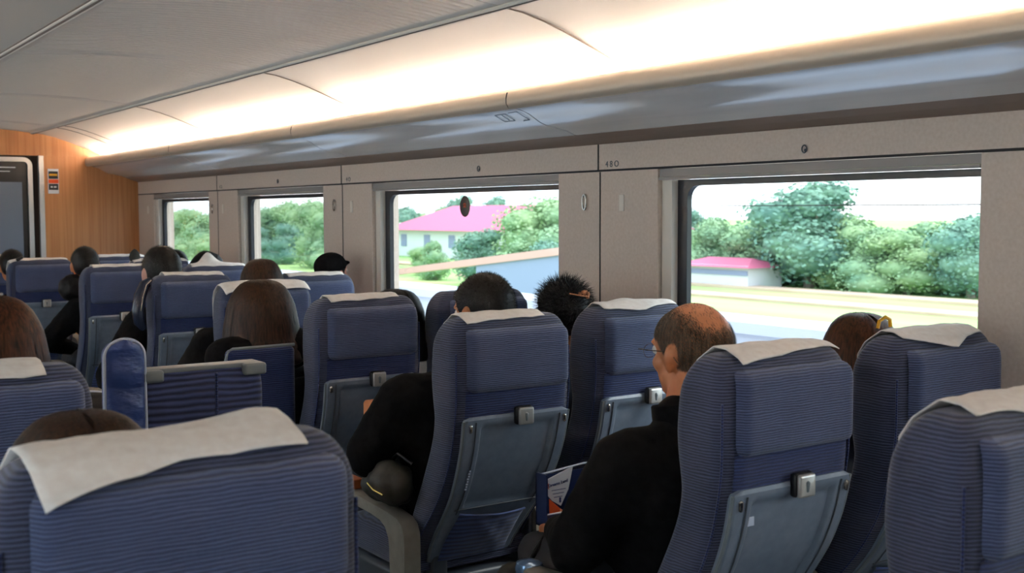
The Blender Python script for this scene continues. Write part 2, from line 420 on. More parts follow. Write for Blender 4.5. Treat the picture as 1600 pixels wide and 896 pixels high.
for i,(a,c) in enumerate(zip(seg,seg[1:])):
    mid=(a+c)/2; t=thing('luggage_rack','',"luggage rack",(0,0,0),0,'overhead luggage racks'); rl.append((a,c,t))
    a2,c2=a+.0035,c-.0035
    MB().loft([[(x,y,z) for x,z in RP[:9]+[(2.475,1.87)]] for y in (a2,c2)]).build('front_lip',M['lip'],t)
    MB().loft([[(x,y,z) for x,z in RP[9:]] for y in (a2,c2)]).build('underside_panel',M['rack'],t)
    MB().loft([[(x,y,z+.004) for x,z in RP[3:8]+[(2.50,1.86)]] for y in (c-.0035,c+.0035)]).loft([[(x,y,z+.003) for x,z in RP[10:19]]+[(2.74,y,1.80),(2.50,y,1.87)] for y in (c-.003,c+.003)]).build('rubber_seam',M['gap'],t)
    k=[x for x in range(len(rl))]
labs={}
for i,(a,c,t) in enumerate(rl):
    if c<1.6: t['label']='luggage rack section beyond the right edge of the view, behind the camera'
    elif c<3.6: t['label']='nearest overhead luggage rack section above the big right window'
    elif c<5.6: t['label']='overhead luggage rack section with a small engraved pictogram beside its seam'
    elif c<7.6: t['label']='overhead luggage rack section above the third window from the right'
    else: t['label']='farthest overhead luggage rack section, meeting the wood wall'
    if 3.6<c<5.6:
        pic=MB(); 
        def pt(yy,q): # follow the underside
            x=2.50+q*.06; z=interp(x,[(p[0],p[1]) for p in RP[9:19]])-.0012; return (x,yy,z)
        for ya,yb,qa,qb in ((3.60,3.60,0,1),(3.60,3.66,0,0),(3.60,3.64,1,1),(3.69,3.69,.1,.9),(3.69,3.76,.1,.1),(3.69,3.76,.9,.9),(3.76,3.76,.1,.9),(3.72,3.72,.2,.8)):
            pic.tube([pt(ya,qa),pt(yb,qb)],.0012,5)
        pic.build('pictogram',M['shell'],t)
# left racks (mirror, simpler span)
for a,c in ((Y0,0.6),(.6,2.6),(2.6,4.6),(4.6,6.6),(6.6,Y1)):
    t=thing('luggage_rack','overhead luggage rack section on the left side of the car','luggage rack',(0,0,0),0,'left side overhead luggage racks')
    mir=lambda x:2.423-x-.25
    MB().loft([[(mir(x),y,z) for x,z in RP[:9]+[(2.475,1.87)]] for y in (a+.003,c-.003)]).build('front_lip',M['lip'],t)
    MB().loft([[(mir(x),y,z) for x,z in RP[9:18]+[(2.912,1.76),(2.912,1.80),(2.5,1.86)]] for y in (a+.003,c-.003)]).build('underside_panel',M['rack'],t)
# cove lamps
for i,(a,c) in enumerate(zip([Y0]+JC[1:]+[9.55],JC[1:]+[9.55])):
    if c<=a+.1: continue
    t=thing('cove_lamp','warm white cove lamp tube lying behind the right rack lip','lamp',(0,0,0),0,'cove lamps above the right racks')
    MB().tube([(2.525,a+.05,1.896),(2.525,c-.05,1.896)],.012,8).build('lamp_tube',M['lamp'],t)
    t=thing('cove_lamp','warm white cove lamp tube lying behind the left rack lip','lamp',(0,0,0),0,'cove lamps above the left racks')
    MB().tube([(-.325,a+.05,1.900),(-.325,c-.05,1.900)],.012,8).build('lamp_tube',M['lampl'],t)
# coat hooks, cover plates, seat number marks on the wall panels
def hook(y,z,lab,s=.55):
    t=thing('coat_hook',lab,'hook',(XW,y,z))
    pts=[(-.008,math.cos(a)*.021*s,math.sin(a)*.056*s) for a in [2*PI*i/20 for i in range(21)]]
    MB().tube(pts,.0035,6,caps=False).build('hook_ring',M['chrome'],t)
    MB().ell((-.004,0,.045*s),(.009,.008*s,.012*s)).build('hook_base',M['trimm'],t)
hook(3.615,1.505,'oval metal coat hook on the pillar left of the big right window')
hook(5.90,1.51,'oval metal coat hook on the middle pillar left of the second window')
hook(7.86,1.50,'small oval coat hook on the pillar beside the farthest window')
for y,l in ((3.39,'pale oval cover plate on the pillar next to the big right window'),(5.69,'pale oval cover plate on the middle pillar'),(7.66,'pale oval cover plate on the pillar right of the farthest window'),(9.36,'pale oval cover plate next to the wood wall')):
    t=MB().rbox((0,0,0),(.003,.014,.032),.003).build('cover_plate',M['ceil'],loc=(XW-.002,y,1.50)); tag(t,l,'cover plate','cover plates on the pillars')
sc_=[(2.488,1.663,'small round screw cap above the big right window'),(4.40,1.665,'small round screw cap above the second window'),(6.7,1.665,'small round screw cap above the third window')]
for y,z,l in sc_:
    pts=[(-.004,math.cos(a)*.010,math.sin(a)*.012) for a in [2*PI*i/14 for i in range(15)]]
    m=MB().tube(pts,.0022,5,caps=False); m.ell((-.003,-.004,-.004),(.003,.005,.005)); tag(m.build('screw_cap',M['shell_dark'],loc=(XW,y,z)),l,'screw cap','screw caps on the lintel')
def text(name,body,size,loc,rot,m,parent=None,ext=.0006):
    c=bpy.data.curves.new(name,'FONT'); c.body=body; c.size=size; c.extrude=ext; c.align_x='CENTER'
    o=bpy.data.objects.new(name,c); COL.objects.link(o)
    dg=bpy.context.evaluated_depsgraph_get(); me=bpy.data.meshes.new_from_object(o.evaluated_get(dg)); bpy.data.objects.remove(o)
    me.materials.clear(); me.materials.append(m); o=bpy.data.objects.new(name,me); COL.objects.link(o); o.location=loc; o.rotation_euler=rot
    if parent: o.parent=parent
    return o
for y in (3.45,5.73,7.70):
    o=text('seat_marker','4 8 O' if y<4 else '4 O',.034,(XW-.0006,y,1.640),(PI/2,0,-PI/2),M['shell_dark'])
    tag(o,{3.45:'tiny dark seat marker characters left above the big right window',5.73:'tiny dark seat marker characters above the middle pillar',7.70:'tiny dark seat marker characters above the farthest pillar'}[y],'seat marker','seat marker characters')
# window decal on second window
dc=thing('window_sticker','black oval sticker with orange emblem on the glass of the second window','sticker',(XW+.0605,4.62,1.495))
MB().ell((0,0,0),(.0012,.046,.050),24,12).build('sticker_disc',M['black'],dc)
MB().tube([(-.0018,math.cos(a)*.009,.008+math.sin(a)*.006) for a in [2*PI*i/12 for i in range(13)]],.0016,5).box(-.003,-.001,-.012,.012,-.004,-.001).build('emblem',M['orange'],dc)

# ------------------------------------------------------------------ seats
YB=[(.34,.30),(.42,.262),(.50,.20),(.55,.155),(.62,.10),(.70,.055),(.78,.025),(.86,.008),(.92,0),(1.05,0),(1.16,.0)]
YF=[(.34,.37),(.42,.345),(.50,.31),(.57,.275),(.66,.23),(.74,.19),(.80,.165),(.86,.155),(.92,.17),(.98,.178),(1.06,.17),(1.16,.15)]
def smtab(z,tab,d=.025): return (interp(z-d,tab)+2*interp(z,tab)+interp(z+d,tab))/4
ZT=1.158
def yb(z): return smtab(z,YB)
def yf(z): return smtab(z,YF)
def backrest():
    rings=[]; zs=[.34+.02*i for i in range(38)]; zs=[z for z in zs if z<1.065]+[1.065+.095*math.sin(PI/2*i/9)-.002 for i in range(10)]
    for z in zs:
        k=max(0,(z-1.063)/.095); k=min(k,.998)
        hw=.205*( (1-k**3.0*.0) ); 
        hx=.211-.055*(1-math.sqrt(max(0,1-k*k)))
        hx*=1 if z>.55 else (.9+.1*(z-.34)/.21)
        a,b=yb(z),yf(z); 
        sh=.052*(1-math.sqrt(max(0,1-k*k)))
        a+=sh*.9; b-=sh
        cy=(a+b)/2; hy=(b-a)/2; e=5.0; ring=[]
        for i in range(44):
            t=2*PI*i/44; c,s_=math.cos(t),math.sin(t)
            x=hx*math.copysign(abs(c)**(2/e),c); y=hy*math.copysign(abs(s_)**(2/e),s_)
            ring.append((x,cy+y,z))
        rings.append(ring)
    return MB().loft(rings)
def conform(x,z,off): return (x,yb(z)-off,z)
def sheet(x0,x1,z0,z1,off,nx=24,nz=24,wfn=None,thick=.012,bulge=None,r=0):
    """a panel that follows the rear of the backrest; closed solid"""
    m=MB()
    def pos(u,v,o):
        z=z0+(z1-z0)*v; k=wfn(z) if wfn else 1
        xa,xb=x0*k,x1*k; x=xa+(xb-xa)*u
        if r:
            # rounded corners: pull ends in
            dz=min(z-z0,z1-z)
            if dz<r:
                ins=r-math.sqrt(max(0,r*r-(r-dz)**2)); x=(xa+ins)+(xb-xa-2*ins)*u
        e=min(u,1-u)*(xb-xa); e2=min(v,1-v)*(z1-z0); ed=min(e,e2)
        rnd=.006*(1-min(1,ed/.008))**2
        bb=bulge(u,v) if bulge else 0
        return (x,yb(z)-o+ (rnd if o==off else 0)-(bb if o==off else 0),z)
    m.grid(lambda u,v:pos(u,v,off),nx,nz); m.grid(lambda u,v:pos(u,v,off-thick),nx,nz)
    n=(nx+1)*(nz+1)
    edge=[i for i in range(nx+1)]+[ (j)*(nx+1)+nx for j in range(1,nz+1)]+[nz*(nx+1)+i for i in range(nx-1,-1,-1)]+[j*(nx+1) for j in range(nz-1,0,-1)]
    F=[]
    for i in range(len(edge)):
        a,b=edge[i],edge[(i+1)%len(edge)]; F.append((a,b,b+n,a+n))
    m.f+=F; m.m+=[0]*len(F)
    return m
def make_seat():
    t=thing('train_seat','','seat')
    b=backrest().build('backrest',M['fabric'],t,ang=60)
    # seam piping down the rear corners
    pz=[.88+.02*i for i in range(11)]
    for sx in (-1,1):
        MB().tube([(sx*(.202),yb(z)+.016,z) for z in [.40+.03*i for i in range(23)] if z<1.08],.0028,6).build('piping',M['fabric_low'],b)
    # headrest pad
    hp=MB(); rings=[]
    def pad(u,v):
        x=(-.174+.360*u); z=.943+.188*v
        e=min(min(u,1-u)*.352,min(v,1-v)*.188); d=.026*math.sqrt(max(0,1-(1-min(1,e/.026))**2))-.004
        cx=max(abs(u-.5)*.352-.15,0); 
        zz=z
        if v>.85: d-= .035*((v-.85)/.15)**2*.3
        # rounded corner pull
        r=.03; dz=min(v,1-v)*.188
        if dz<r: x=x/.180*(.180-(r-math.sqrt(max(0,r*r-(r-dz)**2)))*.8)
        return (x,yb(zz)-d+(.010*max(0,(zz-1.075)/.055)**2 if zz>1.075 else 0),zz)
    hp.grid(pad,36,22); hp.build('headrest_pad',M['pad'],t,ang=80)
    # lower blue band between pad and shell
    sheet(-.178,.178,.855,.95,.003,20,8,thick=.006).build('lumbar_band',M['fabric_low'],t)
    # grey moulded shell
    wf=lambda z: interp(z,[(.36,.80),(.50,.88),(.70,.97),(.87,1.0)])
    def rec(u,v):
        x=u-.5
        a=sm(.36,.33,abs(x))*sm(.40,.44,v)*sm(.955,.92,v)
        rim=sm(.49,.475,abs(x))*sm(.40,.44,v)
        return -.011*a
    sh=sheet(-.187,.187,.372,.875,.016,60,60,wf,.02,rec,r=.022).build('seat_shell',M['shell'],t,ang=35)
    # raised rim either side of tray, grooves
    gr=MB()
    for sx in (-1,1):
        gr.tube([(sx*.150*wf(z),yb(z)-.0175,z) for z in [.56+.03*i for i in range(11)]],.0022,6)
    gr.tube([(-.148+.296*i/8,yb(.575)-.0175,.575+ .0*i) for i in range(9)],.002,6)
    gr.build('tray_outline',M['shell_dark'],sh)
    for sx in (-1,1): MB().tube([(sx*.187*wf(z),yb(z)-.009,z) for z in [.385+.03*i for i in range(17)]],.0045,6).build('shell_edge',M['edge'],sh)
    for sx in (-1,1):
        sc=MB().capsule((sx*.168,yb(.845)-.018,.850),.006,(sx*.168,yb(.845)-.018,.835),.005,8)
        sc.build('hinge_screw',M['chrome'],sh)
    # latch
    la=MB().rbox((.012,yb(.87)-.020,.868),(.030,.010,.027),.008).build('tray_latch',M['black'],t)
    MB().rbox((.014,yb(.87)-.031,.866),(.026,.007,.0255),.006).build('latch_lever',M['latch'],la)
    MB().capsule((.012,yb(.87)-.037,.872),.006,(.012,yb(.87)-.037,.856),.004,8).build('latch_button',M['edge'],la)
    # pocket
    pk=MB()
    def pkf(u,v):
        z=.385+(.175-.02*u)*v; x=-.128+.250*u; sag=.006*math.sin(PI*u)*v
        d=.026+.030*math.sin(PI*min(1,max(0,u)))**.6*math.sin(PI*min(1,v*.75+.08))
        w=.0025*noise.noise(Vector((u*7,v*3,1)))+.004*math.sin((u*3+v*2.3)*5)*math.sin(PI*u)*.5
        return (x,yb(z)-d-w,z-sag)
    pk.grid(pkf,30,20); pkm=pk.build('seat_pocket',M['pocket'],t,ang=80)
    MB().tube([Vector(pkf(i/20,1))+Vector((0,0,0)) for i in range(21)],.0035,6).build('pocket_hem',M['pocket'],pkm)
    # lower skirt under the shell
    MB().rbox((-.115,.285,.375),(.028,.03,.055),.01).build('reclining_lever_box',M['shell_dark'],t)
    # cushion and base
    cu=MB(); rings=[]
    for i in range(15):
        y=.27+.50*i/14; k=abs(i/14*2-1)**6
        zt=.455+.012*math.sin(PI*i/14)-.03*k; zb=.335+.02*k
        ring=[]
        for j in range(28):
            a=2*PI*j/28; c,s_=math.cos(a),math.sin(a)
            ring.append((.215*math.copysign(abs(c)**.35,c),y,(zt+zb)/2+(zt-zb)/2*math.copysign(abs(s_)**.45,s_)))
        rings.append(ring)
    cu.loft(rings); cu.build('seat_cushion',M['fabric'],t,ang=60)
    ba=MB().rbox((0,.48,.27),(.20,.22,.06),.02); ba.rbox((0,.48,.11),(.05,.14,.11),.015); ba.rbox((0,.48,.015),(.17,.2,.014),.008)
    ba.build('seat_base',M['shell_dark'],t)
    # armrests
    for sx in (-1,1):
        a=MB(); X=sx*.243
        path=[(.655,.500),(.665,.535),(.64,.556),(.55,.563),(.42,.556),(.30,.548),(.235,.538),(.215,.52),(.21,.48)]
        top=[];
        # bar cross-section sweep as flat loft
        rings=[]
        for y,z in path:
            rings.append([(X-.026,y,z),(X-.020,y,z+.006),(X+.020,y,z+.006),(X+.026,y,z),(X+.026,y,z-.03),(X-.026,y,z-.03)])
        outer=[(.66,.53),(.64,.560),(.55,.566),(.42,.560),(.31,.553),(.25,.545),(.222,.530),(.208,.505),(.205,.47),(.205,.33)]
        inner=[(.66,.505),(.64,.522),(.55,.527),(.42,.522),(.36,.515),(.325,.50),(.305,.47),(.30,.44),(.298,.40),(.295,.33)]
        rings=[]
        for (y,z),(y2,z2) in zip(outer,inner):
            rings.append([(X-.028,y,z-.004),(X-.022,y,z),(X+.022,y,z),(X+.028,y,z-.004),(X+.028,y2,z2),(X-.028,y2,z2)])
        a.loft(rings); am=a.build('armrest',M['arm'],t,ang=35)
        MB().rbox((X-sx*.03,.30,.46),(.010,.075,.05),.008).build('armrest_hinge',M['shell_dark'],am)
    return t
seat0=make_seat()
SEATS=[ # key, x, y, label
 ('s8',1.906,1.687,'blue train seat right behind the bald man, with a white sticker on its grey shell'),
 ('s7',1.906,2.745,'central blue train seat with folded grey tray and creased navy pocket'),
 ('s6',1.906,3.66,'blue train seat ahead of the crew-cut man, its shell partly behind his black jacket'),
 ('s5',1.95,4.70,'blue train seat just right of the bobbed dark hair, cream cover with a fold'),
 ('s4',1.93,5.60,'blue train seat of the short-haired man, dark pillow at its left edge'),
 ('s3',1.90,6.80,'blue train seat with a dark grey shell, left of the short-haired man'),
 ('s2',1.75,8.10,'blue train seat near the vestibule door with a small black clip on its cover'),
 ('s1',1.62,9.02,'farthest blue train seat, at the left edge in front of the vestibule door'),
 ('s10',2.50,1.70,'blue train seat under the right end of the big window, yellow clip peeping over'),
 ('s11',2.46,2.80,'blue train seat beside the wall, directly left of the bald man face'),
 ('s12',2.46,3.74,'blue train seat mostly hidden behind the crew-cut head, next to the window'),
 ('s13',2.42,5.20,'bright blue window seat in front of the middle pillar'),
 ('s14',2.40,6.55,'bright blue window seat with its white cover pulled up to a peak'),
 ('s15',2.38,8.50,'farthest window seat, next to the wood wall'),
 ('s16',2.38,7.55,'window seat half hidden behind the short-haired head'),
 ('s18',.487,1.425,'large out of focus blue seat filling the lower left corner'),
 ('s17',.40,2.37,'blue seat at the left edge below the auburn hair'),
 ('s9',1.675,.965,'large dark blue seat cut off by the lower right corner')]
SO={}
for i,(k,x,y,l) in enumerate(SEATS):
    if i==0: s=seat0; s.location=(x,y,0); s['label']=l; s['group']='blue train seats'
    else: s=dup(seat0,(x,y,0),0,l,'blue train seats')
    SO[k]=s
SO['s18'].scale=(1.16,1,1)
# sticker and tiny print
tag(MB().rbox((0,0,0),(.0135,.0012,.010),.001).build('info_sticker',M['piping'],loc=(1.782,1.687+yb(.775)-.0175,.80)),'small pale rectangular sticker on the grey seat shell behind the bald man','sticker')
pr=MB()
for i in range(8): pr.box(-.003+.0015*(i%2),.003,-.001,.001,i*.0085,i*.0085+.005)
o=pr.build('printed_mark',M['piping'],loc=(1.748,2.745+yb(.70)-.0165,.655)); o.rotation_euler=(.32,.06,0); tag(o,'tiny white printed characters running up the left of the central seat shell','marking')
# white headrest covers
def cover(key,x0,x1,flap,label,front=.10,lift=0.004,peak=None,cols=26,sk=0.0,top=.0):
    s=SO[key]
    m=MB(); nz=44
    def prof(t,fl):
        # arc: t 0..1 front hem -> over top -> rear hem
        Lf=front; Lt=.175; Lb=fl
        seq=[]; 
        return seq
    def pos(u,v,o):
        x=x0+(x1-x0)*u
        fl=interp(u,[(i/(len(flap)-1),f) for i,f in enumerate(flap)])
        # top contour height drop near the corners
        # points of the profile
        pts=[(yf(ZT-.05)+lift-.002,ZT-.05-front),(yf(ZT-.05)+lift,ZT-.055),(yf(ZT-.03)-.010,ZT-.022),(yf(ZT)-.045,ZT-.001),(.10,ZT+.0035),(.062,ZT+.001),(.024,ZT-.014),(-.004,ZT-.028),(-.026,ZT-.042),(-.034,ZT-.060),(-.034,ZT-.2)]
        pts=[(a,b+ (lift if 2<i<7 else 0)) for i,(a,b) in enumerate(pts)]
        # cut rear at fl
        L=[0]
        for p,q in zip(pts,pts[1:]): L.append(L[-1]+math.dist(p,q))
        base=L[5]; tot=base+fl+.0
        d=tot*v
        for i in range(len(L)-1):
            if d<=L[i+1]: break
        q=(d-L[i])/(L[i+1]-L[i]); y=pts[i][0]*(1-q)+pts[i+1][0]*q; z=pts[i][1]*(1-q)+pts[i+1][1]*q
        # rear edge below top: lies on pad
        w=.0025*math.sin(u*9+v*4+x0*50)*(.3+v)
        drop=.075*(1-math.sqrt(max(0,1-(abs(x)/(.213*s.scale[0]))**6)))*.5
        pk=0
        if peak: pk=peak[1]*math.exp(-((u-peak[0])/.16)**2)*math.exp(-((v-.62)/.16)**2)
        return (x+sk*(v-.5),y-w-o*.0 , z-drop+pk+o*.003+abs(w))
    m.grid(lambda u,v:pos(u,v,1),cols,nz); 
    n=(cols+1)*(nz+1); 
    low=[Vector(p) for p in m.v]
    m2=MB(); m2.v=list(m.v); m2.f=list(m.f); m2.m=list(m.m)
    me=m2.mesh('headrest_cover',M['cover'],ang=80)
    o=link('headrest_cover',me); o.location=(s.location.x,s.location.y,0)
    md=o.modifiers.new('thick','SOLIDIFY'); md.thickness=.0022; md.offset=0
    tag(o,label,'headrest cover','white headrest covers'); return o
cover('s8',-.150,.190,[.060,.055,.040,.030,.030],'cream headrest cover on the seat behind the bald man',lift=.006)
cover('s7',-.165,.12,[.050,.048,.042,.040,.040],'cream headrest cover on the central seat below the crew-cut head')
cover('s6',-.150,.13,[.042,.045,.042,.035,.03],'cream headrest cover on the seat left of the crew-cut man')
cover('s5',-.20,.19,[.075,.075,.075,.075,.072],'deep cream headrest cover with a pleat, right of the bobbed hair')
cover('s4',-.14,.16,[.018,.026,.032,.034,.036],'cream headrest cover with a turned-up corner below the short-haired head',peak=(.0,.012))
cover('s3',-.15,.17,[.030,.032,.03,.028,.024],'cream headrest cover on the seat left of the short-haired man')
cover('s2',-.20,.17,[.030,.028,.024,.02,.018],'cream headrest cover with a small black clip, near the door')
cover('s1',-.15,.185,[.035,.04,.04,.04,.035],'cream headrest cover at the far left edge before the door')
cover('s10',-.16,.155,[.030,.065,.085,.050,.040],'white headrest cover folded to a point beside the yellow hair clip',lift=.006)
cover('s11',-.155,.16,[.03,.05,.055,.03,.03],'white headrest cover with wavy hem left of the bald man',lift=.006,peak=(.45,.008))
cover('s13',-.15,.15,[.030,.032,.034,.034,.032],'bright white headrest cover in front of the middle pillar')
cover('s14',-.15,.18,[.030,.034,.036,.036,.036],'bright white headrest cover raised to a peak',peak=(.38,.075))
cover('s15',-.18,.18,[.036,.036,.036,.036,.036],'bright white headrest cover against the wood wall')
cover('s16',-.18,.18,[.036,.036,.036,.036,.036],'bright white headrest cover half behind the short-haired head')
cover('s18',-.205,.145,[.105,.080,.062,.056,.056],'large out of focus cream headrest cover in the lower left corner',lift=.008,peak=(.9,.016),sk=.03)
cover('s17',-.17,.115,[.06,.06,.06,.06,.06],'cream headrest cover at the left edge below the auburn hair')
cover('s9',-.150,.18,[.030,.040,.060,.085,.080],'large cream headrest cover at the lower right corner',lift=.008)

# ------------------------------------------------------------------ people
def remesh(mb,voxel,mats,name,smooth_it=6,disp=None):
    me=mb.mesh(name,mats,smooth=False)
    o=bpy.data.objects.new('tmp',me); COL.objects.link(o)
    md=o.modifiers.new('r','REMESH'); md.mode='VOXEL'; md.voxel_size=voxel
    s=o.modifiers.new('s','SMOOTH'); s.factor=.5; s.iterations=smooth_it
    dg=bpy.context.evaluated_depsgraph_get(); dg.update()
    out=bpy.data.meshes.new_from_object(o.evaluated_get(dg)); out.name=name
    bpy.data.objects.remove(o); bpy.data.meshes.remove(me)
    out.materials.clear()
    for m in (mats if isinstance(mats,(list,tuple)) else [mats]): out.materials.append(m)
    if disp:
        for v in out.vertices: v.co=v.co+v.normal*disp(v.co)
    out.shade_smooth()
    return out
def headshape(m,c,T,k=1.0,ears=True):
    """head facing +Y in its own frame, T=rotation matrix"""
    def E(p,r,rot=None,n=20,q=14):
        R=T@rot if rot else T
        m.ell(c+T@(Vector(p)*k),[a*k for a in r],n,q,rot=R)
    E((0,-.012,.028),(.078,.097,.092)); E((0,-.035,.015),(.072,.072,.075)); E((0,.03,.035),(.066,.062,.070))
    E((0,.028,-.045),(.058,.062,.062)); E((0,.055,-.078),(.034,.034,.026)); E((0,.012,-.055),(.062,.05,.045))
    E((.036,.058,-.018),(.026,.026,.024)); E((-.036,.058,-.018),(.026,.026,.024))
    E((0,.082,.030),(.048,.018,.012))
    # nose
    E((0,.098,-.004),(.011,.017,.027)); E((0,.106,-.020),(.017,.015,.011))
    E((0,.088,-.050),(.024,.012,.007)); E((0,.086,-.060),(.021,.012,.007))
    if ears:
        for sx in (-1,1):
            rot=Matrix.Rotation(-.35*sx,3,'Z')@Matrix.Rotation(.18,3,'X')
            E((sx*.080,-.008,-.004),(.009,.019,.031),rot); E((sx*.077,-.002,-.026),(.010,.012,.013),rot)
            E((sx*.086,-.014,.006),(.007,.015,.022),rot)
def hand(m,w,d,side,up=Vector((0,0,1)),k=1.0):
    """palm with five separate bent fingers; w wrist, d direction of the fingers"""
    d=Vector(d).normalized(); up=(up-d*up.dot(d)).normalized(); r=d.cross(up)*side
    w=Vector(w)
    for i in range(4):
        o=(i-1.5)*.019*k
        a=w+d*.015+r*o*.7; b=w+d*.085*k+r*o
        m.capsule(a,.015*k,b,.0125*k,8)
        L=(.033,.040,.037,.028)[i]*k
        c=b+d*L*.9-up*L*.35; e=c+d*L*.45-up*L*.65; f=e-up*L*.45
        m.capsule(b,.0095*k,c,.0088*k,8); m.capsule(c,.0088*k,e,.0082*k,8); m.capsule(e,.0082*k,f,.0074*k,8)
    t0=w+d*.02-r*.022*k; t1=w+d*.055*k-r*.050*k-up*.012; t2=t1+d*.034*k-r*.008-up*.006
    m.capsule(t0,.014*k,t1,.0115*k,8); m.capsule(t1,.011*k,t2,.009*k,8)
def strands(m,pts,L,w,dirf,seed=1,curl=0,seg=2):
    rnd=random.Random(seed)
    for p,n in pts:
        d=dirf(p,n,rnd); l=L*rnd.uniform(.6,1.15)
        side=d.cross(n); 
        if side.length<1e-4: side=d.orthogonal()
        side=side.normalized()*w
        q=p-n*.002; vs=[q-side,q+side]; cur=Vector(q); dd=Vector(d)
        for i in range(1,seg+1):
            cur=cur+dd*(l/seg); 
            if curl: dd=(dd+Vector((0,0,-curl))).normalized()
            wd=side*(1-i/seg*.85); vs+= [cur-wd,cur+wd]
        o=len(m.v); m.v+=[tuple(v) for v in vs]
        for i in range(seg): m.f.append((o+2*i,o+2*i+1,o+2*i+3,o+2*i+2)); m.m.append(0)
def surf_points(me,n,seed,flt=None):
    rnd=random.Random(seed); out=[]; polys=[p for p in me.polygons]
    areas=[];acc=0
    for p in polys: acc+=p.area; areas.append(acc)
    import bisect
    tries=0
    while len(out)<n and tries<n*6:
        tries+=1
        p=polys[min(len(polys)-1,bisect.bisect(areas,rnd.random()*acc))]
        vs=[me.vertices[i].co for i in p.vertices]; a,b=rnd.random(),rnd.random()
        if a+b>1: a,b=1-a,1-b
        q=vs[0]+(vs[1]-vs[0])*a+(vs[2]-vs[0])*b
        if flt and not flt(q): continue
        out.append((q,p.normal.copy()))
    return out
def person(name_label,loc,headz=1.10,head=(0,.38),yawdeg=0,tilt=0,pitchd=0,hair='crew',hairmat_='hair_black',skin='skin',coat='coat',sh=(0,.34),
           elbows=((-.26,.44,.66),(.26,.44,.66)),hands=((-.10,.66,.61),(.10,.66,.61)),group=None,k=1.0,fine=False,bulk=1.0,up=0,neck=.058):
    t=thing('person',name_label,'person',loc,0,group)
    T=Matrix.Rotation(math.radians(yawdeg),3,'Z')@Matrix.Rotation(math.radians(tilt),3,'Y')@Matrix.Rotation(math.radians(pitchd),3,'X')
    hc=Vector((head[0],head[1],headz)); hx,hy=head
    sx,sy=sh; zsh=headz-.222+up
    nb=Vector((sx,sy-.01,zsh+.04))
    b=MB(); headshape(b,hc,T,k)
    b.capsule(nb-Vector((0,0,.04)),.062,hc+T@Vector((0,-.02,-.05)),neck,16)
    # torso, arms and legs beneath the clothes
    pel=Vector((0,.44,.56)); ch=Vector((sx*.8,sy+.01,zsh-.12))
    b.capsule(pel,.11,ch,.12,16)
    for s_,(eb,hd) in enumerate(zip(elbows,hands)):
        sg_=-1 if s_==0 else 1
        shp=Vector((sx+sg_*.16,sy,zsh-.02)); b.capsule(nb-Vector((0,0,.05)),.045,shp-Vector((0,0,.015)),.04); b.capsule(shp,.042,eb,.036); b.capsule(eb,.038,hd,.025)
        dv=(Vector(hd)-Vector(eb)).normalized(); hand(b,Vector(hd)+dv*.01,dv+Vector((0,0,-.1)),sg_)
    for sg_ in (-1,1):
        b.capsule((sg_*.085,.45,.545),.08,(sg_*.10,.80,.525),.055); b.capsule((sg_*.10,.80,.525),.052,(sg_*.10,.78,.12),.036)
    vox=.0065 if fine else .013
    bo=link('body',remesh(b,vox,M[skin],'body',3 if fine else 2),t)
    # clothing
    def wr(co): return .006*noise.noise(co*11)+.004*noise.noise(co*27+Vector((3,1,2)))
    j=MB(); 
    j.capsule(pel+Vector((0,.0,-.01)),.145*bulk,ch+Vector((0,0,-.02)),.155*bulk,18)
    j.capsule((ch.x-.09,ch.y,ch.z+.03),.115*bulk,(ch.x+.09,ch.y,ch.z+.03),.115*bulk,16)
    for s_,(eb,hd) in enumerate(zip(elbows,hands)):
        sg_=-1 if s_==0 else 1
        shp=Vector((sx+sg_*.165*bulk,sy,zsh-.035)); j.capsule(nb+Vector((0,0,-.04)),.068,shp,.078*bulk); j.capsule(shp,.078*bulk,eb,.066*bulk)
        j.capsule(eb,.064*bulk,Vector(hd)*.88+Vector(eb)*.12,.044,14)
    j.capsule(nb+Vector((0,0,-.03)),.078,nb+Vector((0,.005,.015)),.070,16)
    link('jacket',remesh(j,.011 if fine else .018,M[coat],'jacket',4,wr),t)
    c=MB(); cz=nb+Vector((0,.004,.035)); 
    rings=[]
    for r_,dz in ((.070,-.03),(.074,0),(.076,.024),(.073,.028),(.068,.020),(.062,-.02)):
        rings.append([cz+Vector((math.cos(2*PI*i/24)*r_*1.02,math.sin(2*PI*i/24)*r_-.004,dz-.014*math.sin(2*PI*i/24))) for i in range(24)])
    c.loft(rings,caps=False); c.build('collar',M[coat],t)
    if True:
        tr=MB()
        for sg_ in (-1,1):
            tr.capsule((sg_*.085,.45,.55),.098,(sg_*.10,.80,.530),.07); tr.capsule((sg_*.10,.80,.530),.068,(sg_*.10,.78,.10),.052)
        link('trousers',remesh(tr,.022,M['trouser'],'trousers',4,wr),t)
        for sg_ in (-1,1):
            s2=MB().capsule((sg_*.10,.77,.045),.042,(sg_*.11,.93,.034),.032); link('shoe',s2.mesh('shoe',M['shoe']),t)
    # eyes
    ey=MB()
    for sg_ in (-1,1): ey.ell(hc+T@(Vector((sg_*.031,.080,.012))*k),(.0125*k,)*3,12,8)
    ey.build('eyes',M['eye'],t)
    # hair shell
    hm=MB()
    def E(p,r,rot=None): hm.ell(hc+T@(Vector(p)*k),[a*k for a in r],24,16,rot=T)
    Ti=T.inverted()
